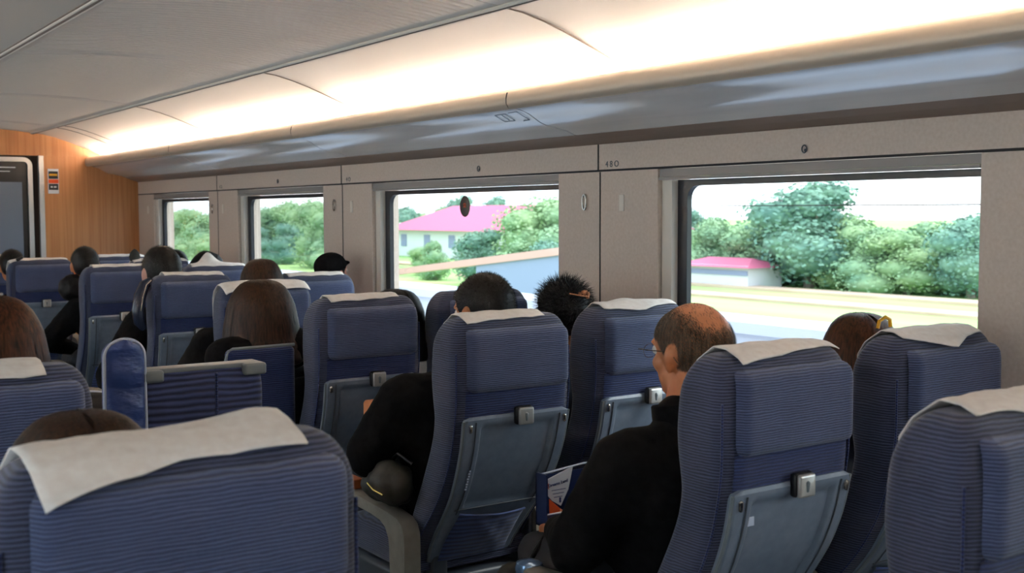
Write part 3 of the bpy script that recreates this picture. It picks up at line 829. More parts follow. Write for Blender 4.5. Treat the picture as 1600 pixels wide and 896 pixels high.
    if hair in ('crew','spiky'):
        e=.0055 if hair=='crew' else .012
        E((0,-.012,.030),(.078+e,.097+e,.092+e)); E((0,-.035,.013),(.072+e,.072+e,.078+e)); E((0,.03,.037),(.066+e,.062+e,.070+e))
        me=remesh(hm,.006 if fine else .009,M[hairmat_],'hair',2)
        bm=bmesh.new(); bm.from_mesh(me)
        def keep(co):
            q=Ti@(co-hc)/k; lim=interp(q.y,[(-.12,-.075),(-.05,-.072),(-.01,-.03),(.02,-.005),(.05,.045),(.1,.075)])
            nz_=.006*noise.noise(q*60); 
            return q.z>lim+nz_
        bmesh.ops.delete(bm,geom=[v for v in bm.verts if not keep(v.co)],context='VERTS'); bm.to_mesh(me); bm.free()
        st=MB()
        if hair=='crew':
            strands(st,surf_points(me,7000 if fine else 3000,3),.010*k,.0006*k,lambda p,n,r:(n*.8+Vector((r.uniform(-.4,.4),r.uniform(-.4,.4),-.35+r.uniform(-.3,.3)))).normalized())
        else:
            strands(st,surf_points(me,3500,4),.036*k,.0009*k,lambda p,n,r:(n*.55+Vector((r.uniform(-.5,.5),r.uniform(-.5,.5),.1+r.uniform(-.5,.4)))).normalized(),curl=.15,seg=3)
        o=len(st.v); vs=[tuple(v.co) for v in me.vertices]; fs=[tuple(p.vertices) for p in me.polygons]
        st.add(vs,fs)
        st.build('hair',M[hairmat_],t,ang=180) if False else link('hair',_raw(st,M[hairmat_]),t)
    elif hair=='balding':
        e=.0035
        E((0,-.012,.028),(.078+e,.097+e,.092+e)); E((0,-.035,.013),(.072+e,.072+e,.078+e)); E((0,.03,.035),(.066+e,.062+e,.070+e))
        me=remesh(hm,.005,M[hairmat_],'hair',2)
        def dens(co):
            q=Ti@(co-hc)/k
            lim=interp(q.y,[(-.12,-.078),(-.05,-.075),(-.012,-.035),(.015,-.005),(.045,.035),(.1,.06)])
            if q.z<lim: return 0
            # bald crown patch centred high at the back
            d=math.sqrt((q.x/.060)**2+((q.y+.045)/.085)**2); top=sm(.035,.075,q.z)
            patch=top*(1-sm(.75,1.35,d))
            tmp=sm(.075,.04,q.y)*.25+.75
            return (1-patch*.97)*tmp
        rnd=random.Random(5)
        pts=[(p,n) for p,n in surf_points(me,60000,6) if rnd.random()<dens(p)]
        st=MB()
        strands(st,pts,.011,.00055,lambda p,n,r:(n*.30+T@Vector((r.uniform(-.25,.25),-.35+r.uniform(-.3,.3),-.75))).normalized(),seed=9)
        link('hair',_raw(st,M[hairmat_]),t)
    elif hair in ('bob','long'):
        # smooth fall of hair: rings from crown to hem
        hem=-.125 if hair=='bob' else -.26
        rings=[]; N=48
        prof=[(0.0,.004),(.05,.036),(.12,.060),(.2,.080),(.3,.098),(.45,.112),(.65,.123),(.85,.130),(.95,.130),(1.0,.120)]
        nr=26
        for i in range(nr+1):
            v=i/nr; z=.135+(hem-.135)*v**1.05 if True else 0
            zz=.135*math.cos(min(1,v/.5)*PI/2)+ (hem*((v-.0)/1.0)**1.6)
            r_=interp(v,prof); ring=[]
            for j in range(N):
                a=2*PI*j/N; q=Vector((math.cos(a)*r_*1.03,math.sin(a)*r_*1.0-.012,zz))
                # open the face at the front
                if math.sin(a)>.45 and v>.5: q.y=min(q.y,.066)
                part_=1-.05*math.exp(-((a-PI*1.5)/.08)**2)*(1-v)
                q=q*part_
                ring.append(hc+T@(q*k))
            rings.append(ring)
        hm=MB().loft(rings,caps=False)
        st=MB(); rnd=random.Random(8)
        for n_ in range(1600 if fine else 500):
            a=rnd.random()*N; j0=int(a)%N; j1=(j0+1)%N; fr=a-int(a); w=.0011*k
            start=rnd.randint(0,10); pts=[]
            off=rnd.uniform(.0005,.004)
            for i in range(start,nr+1):
                p=rings[i][j0].lerp(rings[i][j1],fr); d=(p-hc); d.z*=.3
                pts.append(p+d.normalized()*off+T@Vector((rnd.uniform(-1,1),rnd.uniform(-1,1),0))*.0006)
            pts.append(pts[-1]+Vector((0,0,-rnd.uniform(0,.012)))-(pts[-1]-hc).normalized()*.008)
            o=len(st.v)
            for q_,p in enumerate(pts):
                tdir=Vector((-(p-hc).y,(p-hc).x,0)).normalized()*w*(1 if q_<len(pts)-2 else .4)
                st.v+=[tuple(p-tdir),tuple(p+tdir)]
            for q_ in range(len(pts)-1): st.f.append((o+2*q_,o+2*q_+1,o+2*q_+3,o+2*q_+2)); st.m.append(0)
        st.add(hm.v,hm.f)
        link('hair',_raw(st,M[hairmat_]),t)
    return t,hc,T
def _raw(st,m):
    me=bpy.data.meshes.new('hair'); me.from_pydata(st.v,[],st.f); me.materials.append(m); me.shade_smooth(); return me
def at(k): o=SO[k].location; return (o.x,o.y,0)
# bald man with glasses
t,hc,T=person('balding older man in glasses and a black coat, face turned left',at('s8'),headz=1.112,head=(.05,.375),yawdeg=4,tilt=0,pitchd=-4,hair='balding',hairmat_='hair_grey',
  elbows=((-.245,.45,.66),(.27,.46,.66)),hands=((-.13,.68,.63),(.17,.70,.63)),fine=True,bulk=1.08,sh=(-.02,.34),k=1.06,up=.012,neck=.068)
K=1.06
g=MB()
def hp_(x,y,z): return hc+T@(Vector((x,y,z))*K)
for sx in (-1,1):
    rim=[hp_(sx*.034+math.cos(a)*.022,.104-abs(math.cos(a))*.003,.008+math.sin(a)*.016) for a in [2*PI*i/24 for i in range(25)]]
    g.tube(rim,.0007,6,caps=False)
    g.tube([hp_(sx*.056,.102,.014),hp_(sx*.078,.095,.016),hp_(sx*.084,.05,.014),hp_(sx*.086,.005,.012),hp_(sx*.086,-.022,.002),hp_(sx*.082,-.034,-.016)],.0013,6)
g.tube([hp_(-.012,.104,.012),hp_(0,.107,.016),hp_(.012,.104,.012)],.0012,6)
go=g.build('glasses',M['lens'],t)
for sx in (-1,1):
    l=MB(); cc=hp_(sx*.034,.1025,.008); R_=[cc]+[hp_(sx*.034+math.cos(a)*.0215,.103,.008+math.sin(a)*.0155) for a in [2*PI*i/24 for i in range(24)]]
    l.add(R_,[(0,i+1,(i+1)%24+1) for i in range(24)]); l.build('lens',M['lensglass'],go)
# crew cut man
person('man with a black crew cut and jacket, elbow in the aisle, before the central seat',at('s7'),headz=1.128,head=(.15,.41),yawdeg=10,pitchd=-8,hair='crew',
  elbows=((-.275,.41,.715),(.27,.44,.67)),hands=((-.200,.53,.795),(.12,.68,.62)),fine=True,bulk=1.16,sh=(.0,.345),k=1.08)
# spiky hair with tie
t,hc,T=person('person with spiky black hair tied with an orange scrunchie, in the window seat',at('s11'),headz=1.095,head=(-.03,.42),yawdeg=-5,hair='spiky',coat='navycoat',k=1.0)
tie=MB(); c=hc+Vector((.012,-.085,.078))
for i in range(9):
    a=2*PI*i/9; tie.ell(c+Vector((math.cos(a)*.024,-.012+.004*math.sin(3*a),math.sin(a)*.011+.006*math.cos(a))),(.010,.010,.009),8,6)
tie.tube([c+Vector((-.06,-.02,.012)),c+Vector((-.02,-.03,.004)),c+Vector((.012,-.03,.0))],.0025,6)
tie.build('scrunchie',M['scrunchie'],t)
# right window seat, brown hair and clip
t,hc,T=person('person with smooth brown hair and a yellow clip, beside the big right window',at('s10'),headz=1.038,head=(.16,.42),yawdeg=-15,hair='bob',hairmat_='hair_auburn',coat='navycoat',k=1.0,fine=True)
cl=MB(); c=Vector((.075,.268,1.160))
cl.tube([c+Vector((-.026,0,-.012)),c+Vector((-.022,-.002,.008)),c+Vector((0,-.004,.018)),c+Vector((.022,-.002,.010)),c+Vector((.028,0,-.010))],.005,8)
cl.build('hair_clip',M['yellow'],t)
# lady with bob
t,hc,T=person('person with a full dark brown bob above a black collar, before the grey-edged blue panel',(1.655,3.76,0),headz=1.045,head=(.02,.38),hair='bob',hairmat_='hair_brown',k=1.22,fine=True,bulk=1.1)
MB().capsule((-.15,.30,.93),.075,(.12,.32,.95),.085).build('hood',M['coat'],t)
# man behind seat 4
t,hc,T=person('short-haired man in a black jacket whose left arm hangs out into the aisle',at('s4'),headz=1.150,head=(-.055,.37),yawdeg=3,hair='crew',k=1.18,
  elbows=((-.37,.22,.66),(.27,.44,.67)),hands=((-.425,.06,.535),(.12,.66,.62)),bulk=1.1,skin='skin_p')
# farther heads
t,hc,T=person('person with short black hair and a black fur hood, before the wood wall',at('s3'),headz=1.145,head=(-.10,.42),hair='crew',k=.98,elbows=((-.33,.40,.70),(.27,.44,.67)))
hd=MB(); hd.ell(hc+Vector((-.085,-.05,-.125)),(.085,.07,.085)); hd.ell(hc+Vector((.10,-.06,-.085)),(.035,.05,.055)); hd.capsule(hc+Vector((-.06,.03,-.14)),.05,hc+Vector((.09,.03,-.13)),.045)
link('hood',remesh(hd,.012,M['hair_black'],'hood',2,lambda c_:.006*noise.noise(c_*40)),t)
MB().loft([[hc+Vector((x,y_,z)) for x,z in ((-.03,-.052),(.03,-.045),(.075,-.05),(.03,-.15),(-.0,-.12))] for y_ in (-.125,-.105)]).build('white_cloth',M['white'],t)
person('dark haired person before the vestibule door, just the top of the head showing',at('s2'),headz=1.098,head=(-.125,.37),hair='crew',k=1.0)
person('dark haired person leaning on the farthest window, small rounded head top',at('s16'),headz=1.095,head=(.22,.40),hair='crew',k=.95)
person('dark haired person slumped beside the peaked white cover',at('s14'),headz=1.105,head=(.04,.36),tilt=25,hair='bob',hairmat_='hair_black',k=.95)
t,hc,T=person('person with rounded dark brown hair, left of the middle pillar window seat',at('s5'),headz=1.125,head=(.13,.42),hair='bob',hairmat_='hair_brown',k=.92)
t,hc,T=person('person in a black cap with the face turned right, against the middle pillar',at('s13'),headz=1.135,head=(.27,.42),yawdeg=-70,pitchd=8,hair='crew',skin='skin_p',k=.92)
cp=MB()
for (p,r) in (((0,-.012,.055),(.088,.105,.078)),((0,.075,.055),(.065,.05,.016))): cp.ell(hc+T@(Vector(p)*.92),[a*.92 for a in r],20,12,rot=T)
link('cap',remesh(cp,.007,M['coat'],'cap',2),t)
person('person with long black hair bulging out at the right edge of a seat',at('s6'),headz=1.02,head=(.265,.32),hair='bob',hairmat_='hair_black',k=1.06,coat='coat',tilt=4)
person('person with auburn brown hair at the left edge of the picture',at('s17'),headz=1.135,head=(.085,.42),hair='bob',hairmat_='hair_auburn',k=1.05,fine=True)
person('person with dark brown hair in the lower left foreground, only the crown visible',at('s18'),headz=1.0,head=(-.04,.43),hair='bob',hairmat_='hair_brown',k=1.12,fine=True)

# low folded seat with striped back and side pad, by the aisle
fs=thing('folded_seat','low striped blue seat back with grey corner caps standing left of the aisle','folded seat',(1.03,2.98,0))
m=MB(); rings=[]
for i in range(25):
    z=.44+.61*i/24; k=max(0,(i-21)/3); hx=.170-.006*k**2; hy=.05-.02*k**2
    ring=[]
    for j in range(40):
        a=2*PI*j/40; c,s_=math.cos(a),math.sin(a)
        ring.append((hx*math.copysign(abs(c)**.28,c),hy*math.copysign(abs(s_)**.5,s_)+.02*(1-i/24),z))
    rings.append(ring)
m.loft(rings); m.build('back_cushion',M['fabric_wide'],fs,ang=60)
MB().tube([(.03,-.054+.018*(1-i/12),.46+.58*i/12) for i in range(13)],.004,6).build('centre_seam',M['fabric_low'],fs)
MB().rbox((0,0,1.052),(.166,.032,.007),.005).build('top_trim',M['edge'],fs)
for sx in (-1,1): MB().rbox((sx*.140,-.004,1.042),(.032,.050,.016),.008).build('corner_cap',M['edge'],fs)
MB().rbox((0,.30,.40),(.20,.25,.07),.04).rbox((0,.30,.165),(.06,.16,.165),.02).build('seat_base',M['shell_dark'],fs)
# upright satin pad with white piping
sp=thing('upright_pad','narrow upright navy satin pad with rounded top and white piping, left of the low seat','pad',(.822,2.93,0))
out=[]
for q in range(19): 
    a=PI-PI*q/18; out.append((.050*math.cos(a),1.10+.045*math.sin(a)))
outline=[(-.058,.10),(-.054,.7)]+out+[(.052,.7),(.050,.10)]
def wv(x,z): return .008*noise.noise(Vector((x*8,z*14,2)))+.005*math.sin(z*70+x*60)*noise.noise(Vector((1,z*9,x*5)))
m=MB(); nz_=90; nx_=12
def prow(z):
    if z<1.10: return -.058+.008*z,.050
    c=math.sqrt(max(0,1-((z-1.10)/.045)**2)); return -.050*c,.050*c
def pf(u,v):
    z=.0+1.1449*v; a,b=prow(z); x=a+(b-a)*u; return (x,-.022*math.sin(PI*u)**.5+wv(x,z)*math.sin(PI*u),z)
m.grid(pf,nx_,nz_); m.grid(lambda u,v:(pf(u,v)[0],.03,pf(u,v)[2]),nx_,nz_)
m.grid(lambda u,v:(pf(0,v)[0],.03*u,pf(0,v)[2]),2,nz_); m.grid(lambda u,v:(pf(1,v)[0],.03*u,pf(1,v)[2]),2,nz_)
m.build('pad_body',M['satin'],sp,ang=80)
MB().tube([(a,0,z) for a,z in outline],.0045,8).build('piping',M['piping'],sp)
# grey edged blue panel in front of the bobbed hair
pn=thing('blue_partition','blue striped seat back panel with pale grey edge, in front of the bobbed hair','panel',(1.56,3.86,0))
MB().rbox((0,0,.66),(.128,.022,.325),.02).build('panel_body',M['fabric_low'],pn)
MB().tube([(-.130,-.008,.45),(-.130,-.008,.95),(-.120,-.008,.978),(-.105,-.008,.986),(.128,-.008,.988)],.006,8).build('edge_trim',M['edge'],pn)
MB().rbox((0,.02,.17),(.10,.03,.17),.02).build('support',M['shell_dark'],pn)
# open navy box on the knees of the bald man
bx=thing('snack_box','open navy box holding a white leaflet and orange cards, on the bald man knees','box',(1.925,2.47,.605))
MB().box(-.115,.115,.045,.050,0,.135).box(-.115,-.110,0,.05,0,.145).box(.110,.115,0,.05,0,.135).box(-.115,.115,-.0,.05,-.001,.004).box(-.115,.115,-.004,.0,0,.035).build('box_body',M['navy'],bx,smooth=False)
MB().tube([(-.112,.047,.136),(.05,.047,.150),(.095,.047,.148),(.115,.047,.130)],.003,6).build('box_rim',M['piping'],bx)
MB().tube([(-.113,-.003,.037),(.113,-.003,.037)],.0025,6).build('front_rim',M['piping'],bx)
lf=thing('leaflet','white folded leaflet with small blue heading in the navy box','leaflet',(1.862,2.487,.612))
fnl=[(-.042,.120),(.052,.148),(.036,.085),(.010,.042),(-.020,.060),(-.042,.085)]
m=MB(); n=len(fnl); m.add([(x,0,z) for x,z in fnl]+[(x,.002,z) for x,z in fnl],[tuple(range(n)),tuple(range(2*n-1,n-1,-1))]+[(i,(i+1)%n,n+(i+1)%n,n+i) for i in range(n)]); m.build('sheet',M['white'],lf,smooth=False)
text('heading','Dreams Land',.0125,(.0,-.0012,.103),(PI/2,-.12,0),M['ink'],lf)
text('heading_mark','(',.018,(-.034,-.0012,.098),(PI/2,-.1,0),M['orange'],lf)
tl=MB()
for i in range(3): tl.box(-.022+.004*i,.026-.006*i,-.001,0,.088-.010*i,.0895-.010*i)
tl.box(.004,.010,-.001,0,.052,.066); tl.build('small_print',M['ink'],lf,smooth=False)
for (nm,lab,mt_,pts,yy) in (('orange_card','bright orange card below the white leaflet in the navy box','orange',[(-.040,.075),(-.004,.044),(-.006,.004),(-.038,.004)],.0),('orange_card','dark red corner card at the bottom of the navy box','red',[(-.030,.004),(-.004,.030),(-.004,.004)],-.003),('orange_card','peach coloured card standing right of the orange card','peach',[(-.004,.044),(.018,.028),(.048,.030),(.056,.022),(.036,.004),(-.006,.004)],-.002)):
    m=MB(); n=len(pts); m.add([(x,0,z) for x,z in pts]+[(x,.0015,z) for x,z in pts],[tuple(range(n)),tuple(range(2*n-1,n-1,-1))]+[(i,(i+1)%n,n+(i+1)%n,n+i) for i in range(n)])
    tag(m.build(nm,M[mt_],smooth=False,loc=(1.868,2.482+yy,.606)),lab,'card','cards in the navy box')
# bag by the knee, bag at the elbow
def bag(name,lab,loc,r,strap,zip_=None):
    t=thing(name,lab,'bag',loc)
    m=MB(); m.ell((0,0,r[2]),r,20,14); m.ell((.02,.01,r[2]*.7),(r[0]*.98,r[1]*.9,r[2]*.68),16,12)
    link('bag_body',remesh(m,.012,M['bag'],'bag_body',3,lambda c:.022*noise.noise(c*11)+.009*noise.noise(c*28)),t)
    MB().tube(strap,.007,8).build('strap',M['black'],t)
    if zip_: MB().tube(zip_,.0035,6).build('zipper',M['brass'],t)
    return t
bag('shoulder_bag','dark shoulder bag with black strap by the bald man knee',(1.70,2.47,0),(.085,.075,.27),[(-.04,-.06,.42),(-.02,-.06,.50),(.04,-.05,.57),(.10,-.02,.60),(.12,.02,.56)],[(.05,-.075,.40),(.08,-.065,.41)])
bag('handbag','small dark brown bag with a gold zipper under the crew-cut man elbow',(1.655,3.08,.562),(.062,.125,.072),[(-.02,.02,.13),(.03,.0,.16),(.06,-.04,.13)],[(-.063,.02,.075),(-.064,-.02,.062),(-.058,-.07,.055)])
cu=thing('travel_mug','pale blue and silver round lid of a mug in the dark shoulder bag','mug',(1.675,2.36,.50))
m=MB(); m.loft([[(r*math.cos(2*PI*i/24),r*math.sin(2*PI*i/24),z) for i in range(24)] for r,z in ((.030,-.12),(.036,.03),(.038,.05),(.034,.062),(.02,.068),(.004,.069))]); m.build('mug_body',M['mug'],cu)
tag(MB().rbox((0,0,.016),(.022,.04,.016),.004).build('orange_pack',M['orange_dull'],loc=(1.663,3.345,.567)),'dull orange flat pack lying on the armrest left of the central seat','pack')
# black case in the aisle
cs=thing('black_case','black case with a pale curved rim standing in the aisle at left','case',(1.065,4.45,0))
MB().rbox((0,0,.40),(.125,.10,.40),.05).build('case_body',M['black'],cs)
MB().tube([(-.10,-.092,.795),(.03,-.092,.806),(.075,-.092,.80),(.10,-.092,.775),(.105,-.092,.73),(.125,-.085,.68)],.004,6).build('pale_rim',M['piping'],cs)
# shiny navy wing at the seat edge
pl=thing('neck_pillow','shiny dark navy curved neck pillow tucked at the left edge of a seat','neck pillow',(1.70,5.66,.90))
MB().tube([(.035,.03,.235),(.0,.02,.215),(-.03,.0,.16),(-.045,-.01,.09),(-.04,-.01,.03),(-.015,.0,.0)],[.018,.026,.030,.030,.026,.018],12).build('pillow_body',M['navyshine'],pl)
MB().tube([(.028,.0,.235),(.0,-.01,.215),(-.025,-.03,.16),(-.040,-.04,.09)],.003,6).build('zipper',M['chrome'],pl)
tag(MB().capsule((-.005,0,.0),.012,(.02,0,.012),.009,12).build('cover_clip',M['black'],loc=(1.60,8.11,1.165)),'small black clip on the cover of the seat near the door','clip')
tag(MB().loft([[(r*math.cos(2*PI*i/16),r*.5*math.sin(2*PI*i/16),z) for i in range(16)] for r,z in ((.03,0),(.037,.03),(.03,.055),(.012,.075),(.003,.08))]).build('pouch',M['bag'],loc=(2.22,7.62,1.155)),'small pointed black pouch lying on a far white headrest cover','pouch')

# ------------------------------------------------------------------ outside and light
w=bpy.data.worlds.new('world'); scene.world=w; w.use_nodes=True; nt=w.node_tree; bg=nt.nodes['Background']
tc=nt.nodes.new('ShaderNodeTexCoord'); mp=nt.nodes.new('ShaderNodeMapping'); mp.inputs['Scale'].default_value=(1,1,5); nt.links.new(tc.outputs['Generated'],mp.inputs[0])
nz=nt.nodes.new('ShaderNodeTexNoise'); nz.inputs['Scale'].default_value=2.5; nz.inputs['Detail'].default_value=5; nt.links.new(mp.outputs[0],nz.inputs['Vector'])
rp=nt.nodes.new('ShaderNodeValToRGB'); rp.color_ramp.elements[0].position=.35; rp.color_ramp.elements[0].color=(.66,.86,1.0,1); rp.color_ramp.elements[1].position=.62; rp.color_ramp.elements[1].color=(1,1,1,1)
nt.links.new(nz.outputs['Fac'],rp.inputs[0]); nt.links.new(rp.outputs[0],bg.inputs['Color']); bg.inputs['Strength'].default_value=1.5
sl=bpy.data.lights.new('sun','SUN'); sl.energy=1.0; sl.angle=.4; sl.color=(1,.97,.92); so=bpy.data.objects.new('sun',sl); COL.objects.link(so); so.rotation_euler=(math.radians(25),math.radians(38),0)
def extmat(n,a,b,sc=.3,scale=(1,1,1),rough=.9):
    return noisy(mat(n,a,rough,spec=.1),a,b,scale=scale,sc=sc,detail=5)
M['grass']=extmat('grass',lin(128,176,108),lin(182,202,134),.25,scale=(1.6,.25,1))
M['earth']=extmat('earth',lin(186,160,142),lin(204,184,168),.3)
M['concrete']=mat('parapet_concrete',lin(186,192,206),.8)
M['ballast']=extmat('ballast',lin(150,156,168),lin(176,182,194),3)
M['pinkroof']=mat('pink_roof',lin(196,96,130),.7); M['housewall']=mat('house_wall',lin(214,220,228),.8); M['rail']=mat('rail_band',lin(204,160,158),.8); M['bluewall']=mat('blue_wall',lin(140,150,186),.8)
M['hazeg']=[extmat('leaf_pale_haze',lin(112,150,124),lin(160,188,146),.5),extmat('leaf_mid_haze',lin(92,132,124),lin(138,172,150),.5),extmat('leaf_yellow_haze',lin(120,156,120),lin(166,190,144),.5)]  # distance haze put into the leaf colours by paling them
M['trunk']=mat('trunk',lin(130,120,110),.9)
GZ=-2.4
gb=MB().box(6.4,500,-150,500,GZ-.1,GZ); o=gb.build('field',M['grass'],smooth=False); tag(o,'green grass field spreading outside the windows','grass'); o['kind']='stuff'
gb=MB().box(XW+.3,6.0,-60,260,-1.1,-1.0); o=gb.build('track_bed',M['ballast'],smooth=False); tag(o,'pale ballast bed beside the train','ballast'); o['kind']='stuff'
pw=MB().box(6.0,6.4,-60,260,GZ,.60).box(5.95,6.45,-60,260,.60,.68); tag(pw.build('parapet',M['concrete'],smooth=False),'long pale concrete parapet wall running beside the train outside the windows','wall')
def path(name,m,x,y0,y1,w,z,label,cat):
    tag(MB().box(x,x+w,y0,y1,GZ,z).build(name,m,smooth=False),label,cat)
def strip(x,w,y0,y1,z,label):
    tag(MB().box(x,x+w,y0,y1,GZ,GZ+z).build('dirt_road',M['earth'],smooth=False),label,'road')
strip(37,1.6,-20,60,.12,'nearer bare pinkish dirt road crossing the field beyond the big window')
strip(42,1.6,-20,90,.14,'farther bare pinkish dirt road crossing the field beyond the big window')
# huts and houses
def house(name,lab,x,y,lx,ly,hw,hr,rz,roofm,over=.8):
    t=thing(name,lab,'house',(x,y,GZ),rz)
    MB().box(-lx/2,lx/2,-ly/2,ly/2,0,hw).build('walls',M['housewall'],t,smooth=False)
    r_=MB(); a,b=lx/2+over,ly/2+over
    r_.add([(-a,-b,hw-.1),(a,-b,hw-.1),(a,b,hw-.1),(-a,b,hw-.1),(0,-b+a*.8,hw+hr),(0,b-a*.8,hw+hr)],[(0,1,2,3),(0,4,1),(1,4,5,2),(2,5,3),(3,5,4,0)])
    r_.build('roof',roofm,t,smooth=False)
    for i in range(5):
        yy=-ly/2+ly*(i+.5)/5; MB().box(-lx/2-.06,-lx/2,yy-.5,yy+.5,.9,hw-.5).build('dark_window',M['bluewall'],t,smooth=False)
    return t
house('house','long low house with a pink hipped roof beyond the second window',56,84,9,21,2.5,2.1,0,M['pinkroof'])
house('house','small white fronted annex with pink roof right of the long house',58,66,6,7,2.4,1.6,0,M['pinkroof'])
house('house','low shed with a bright pink roof beyond the left part of the big window',44,43.5,2.5,5.0,1.15,.35,0,M['pinkroof'],.3)
house('house','white house partly hidden by trees beyond the third window',56,116,8,14,2.9,1.2,0,M['housewall'])
# sloping pink band of a road bridge seen through the second window
rb=thing('road_ramp','pale road ramp with a pink parapet rising to the right beyond the second window','ramp',(0,0,0))
A=Vector((25,46.5,-1.25)); B=Vector((25,30.0,.42))
MB().loft([[(p.x,p.y,p.z-.14),(p.x+.4,p.y,p.z-.14),(p.x+.4,p.y,p.z+.14),(p.x,p.y,p.z+.14)] for p in (A,B)]).build('ramp_parapet',M['rail'],rb,smooth=False)
MB().loft([[(p.x+.1,p.y,GZ),(p.x+.35,p.y,GZ),(p.x+.35,p.y,p.z-.14),(p.x+.1,p.y,p.z-.14)] for p in (A.lerp(B,.45),B)]).build('ramp_wall',M['bluewall'],rb,smooth=False)
for i in range(3):
    y=20-i*0; 
tag(MB().tube([(15,-10,1.50),(15,15.2,1.59)],.012,6).build('overhead_wire',M['gap']),'thin dark overhead wire crossing the sky beyond the big window','wire')
def tree_mesh(seed,h,rx,rz,n,mi):
    rnd=random.Random(seed); m=MB()
    blobs=[]
    for i in range(12):
        a=rnd.random()*2*PI; r=rnd.uniform(0,.6)*rx; blobs.append((Vector((math.cos(a)*r,math.sin(a)*r,h*.12+(h*.74)*((i+.5)/12))),rnd.uniform(.6,.85)*rx*.8*(1.15-.45*i/12)))
    for c,r in blobs: m.ell(c,(r*.86,r*.86,r*.8),10,7)
    for i in range(n):
        c,r=rnd.choice(blobs); d=Vector((rnd.gauss(0,1),rnd.gauss(0,1),rnd.gauss(0,1))).normalized(); p=c+d*r*rnd.uniform(.85,1.3)
        s=.026*rx; a=Vector((rnd.gauss(0,1),rnd.gauss(0,1),rnd.gauss(0,1))).normalized()*s; b=a.cross(d).normalized()*s*1.5
        o=len(m.v); m.v+=[tuple(p-a-b),tuple(p+a-b),tuple(p+a+b),tuple(p-a+b)]; m.f.append((o,o+1,o+2,o+3)); m.m.append(0)
    me=bpy.data.meshes.new('crown'); me.from_pydata(m.v,[],m.f); me.materials.append(M['hazeg'][mi]); me.shade_smooth(); return me
def make_tree(seed,mi,h=8,rx=2.6,rz=2.8):
    t=thing('tree','','tree')
    tr=MB().tube([(0,0,0),(.05,0,h*.3),(0,.05,h*.6),(0,0,h*.8)],[.28,.22,.16,.06],8); 
    for a in (0,2,4.1): tr.tube([(0,0,h*.35),(math.cos(a)*rx*.4,math.sin(a)*rx*.4,h*.65)],[.12,.04],6)
    tr.build('trunk',M['trunk'],t); link('crown',tree_mesh(seed,h,rx,rz,6000,mi),t); return t
protos=[make_tree(1,0),make_tree(2,1),make_tree(3,2)]
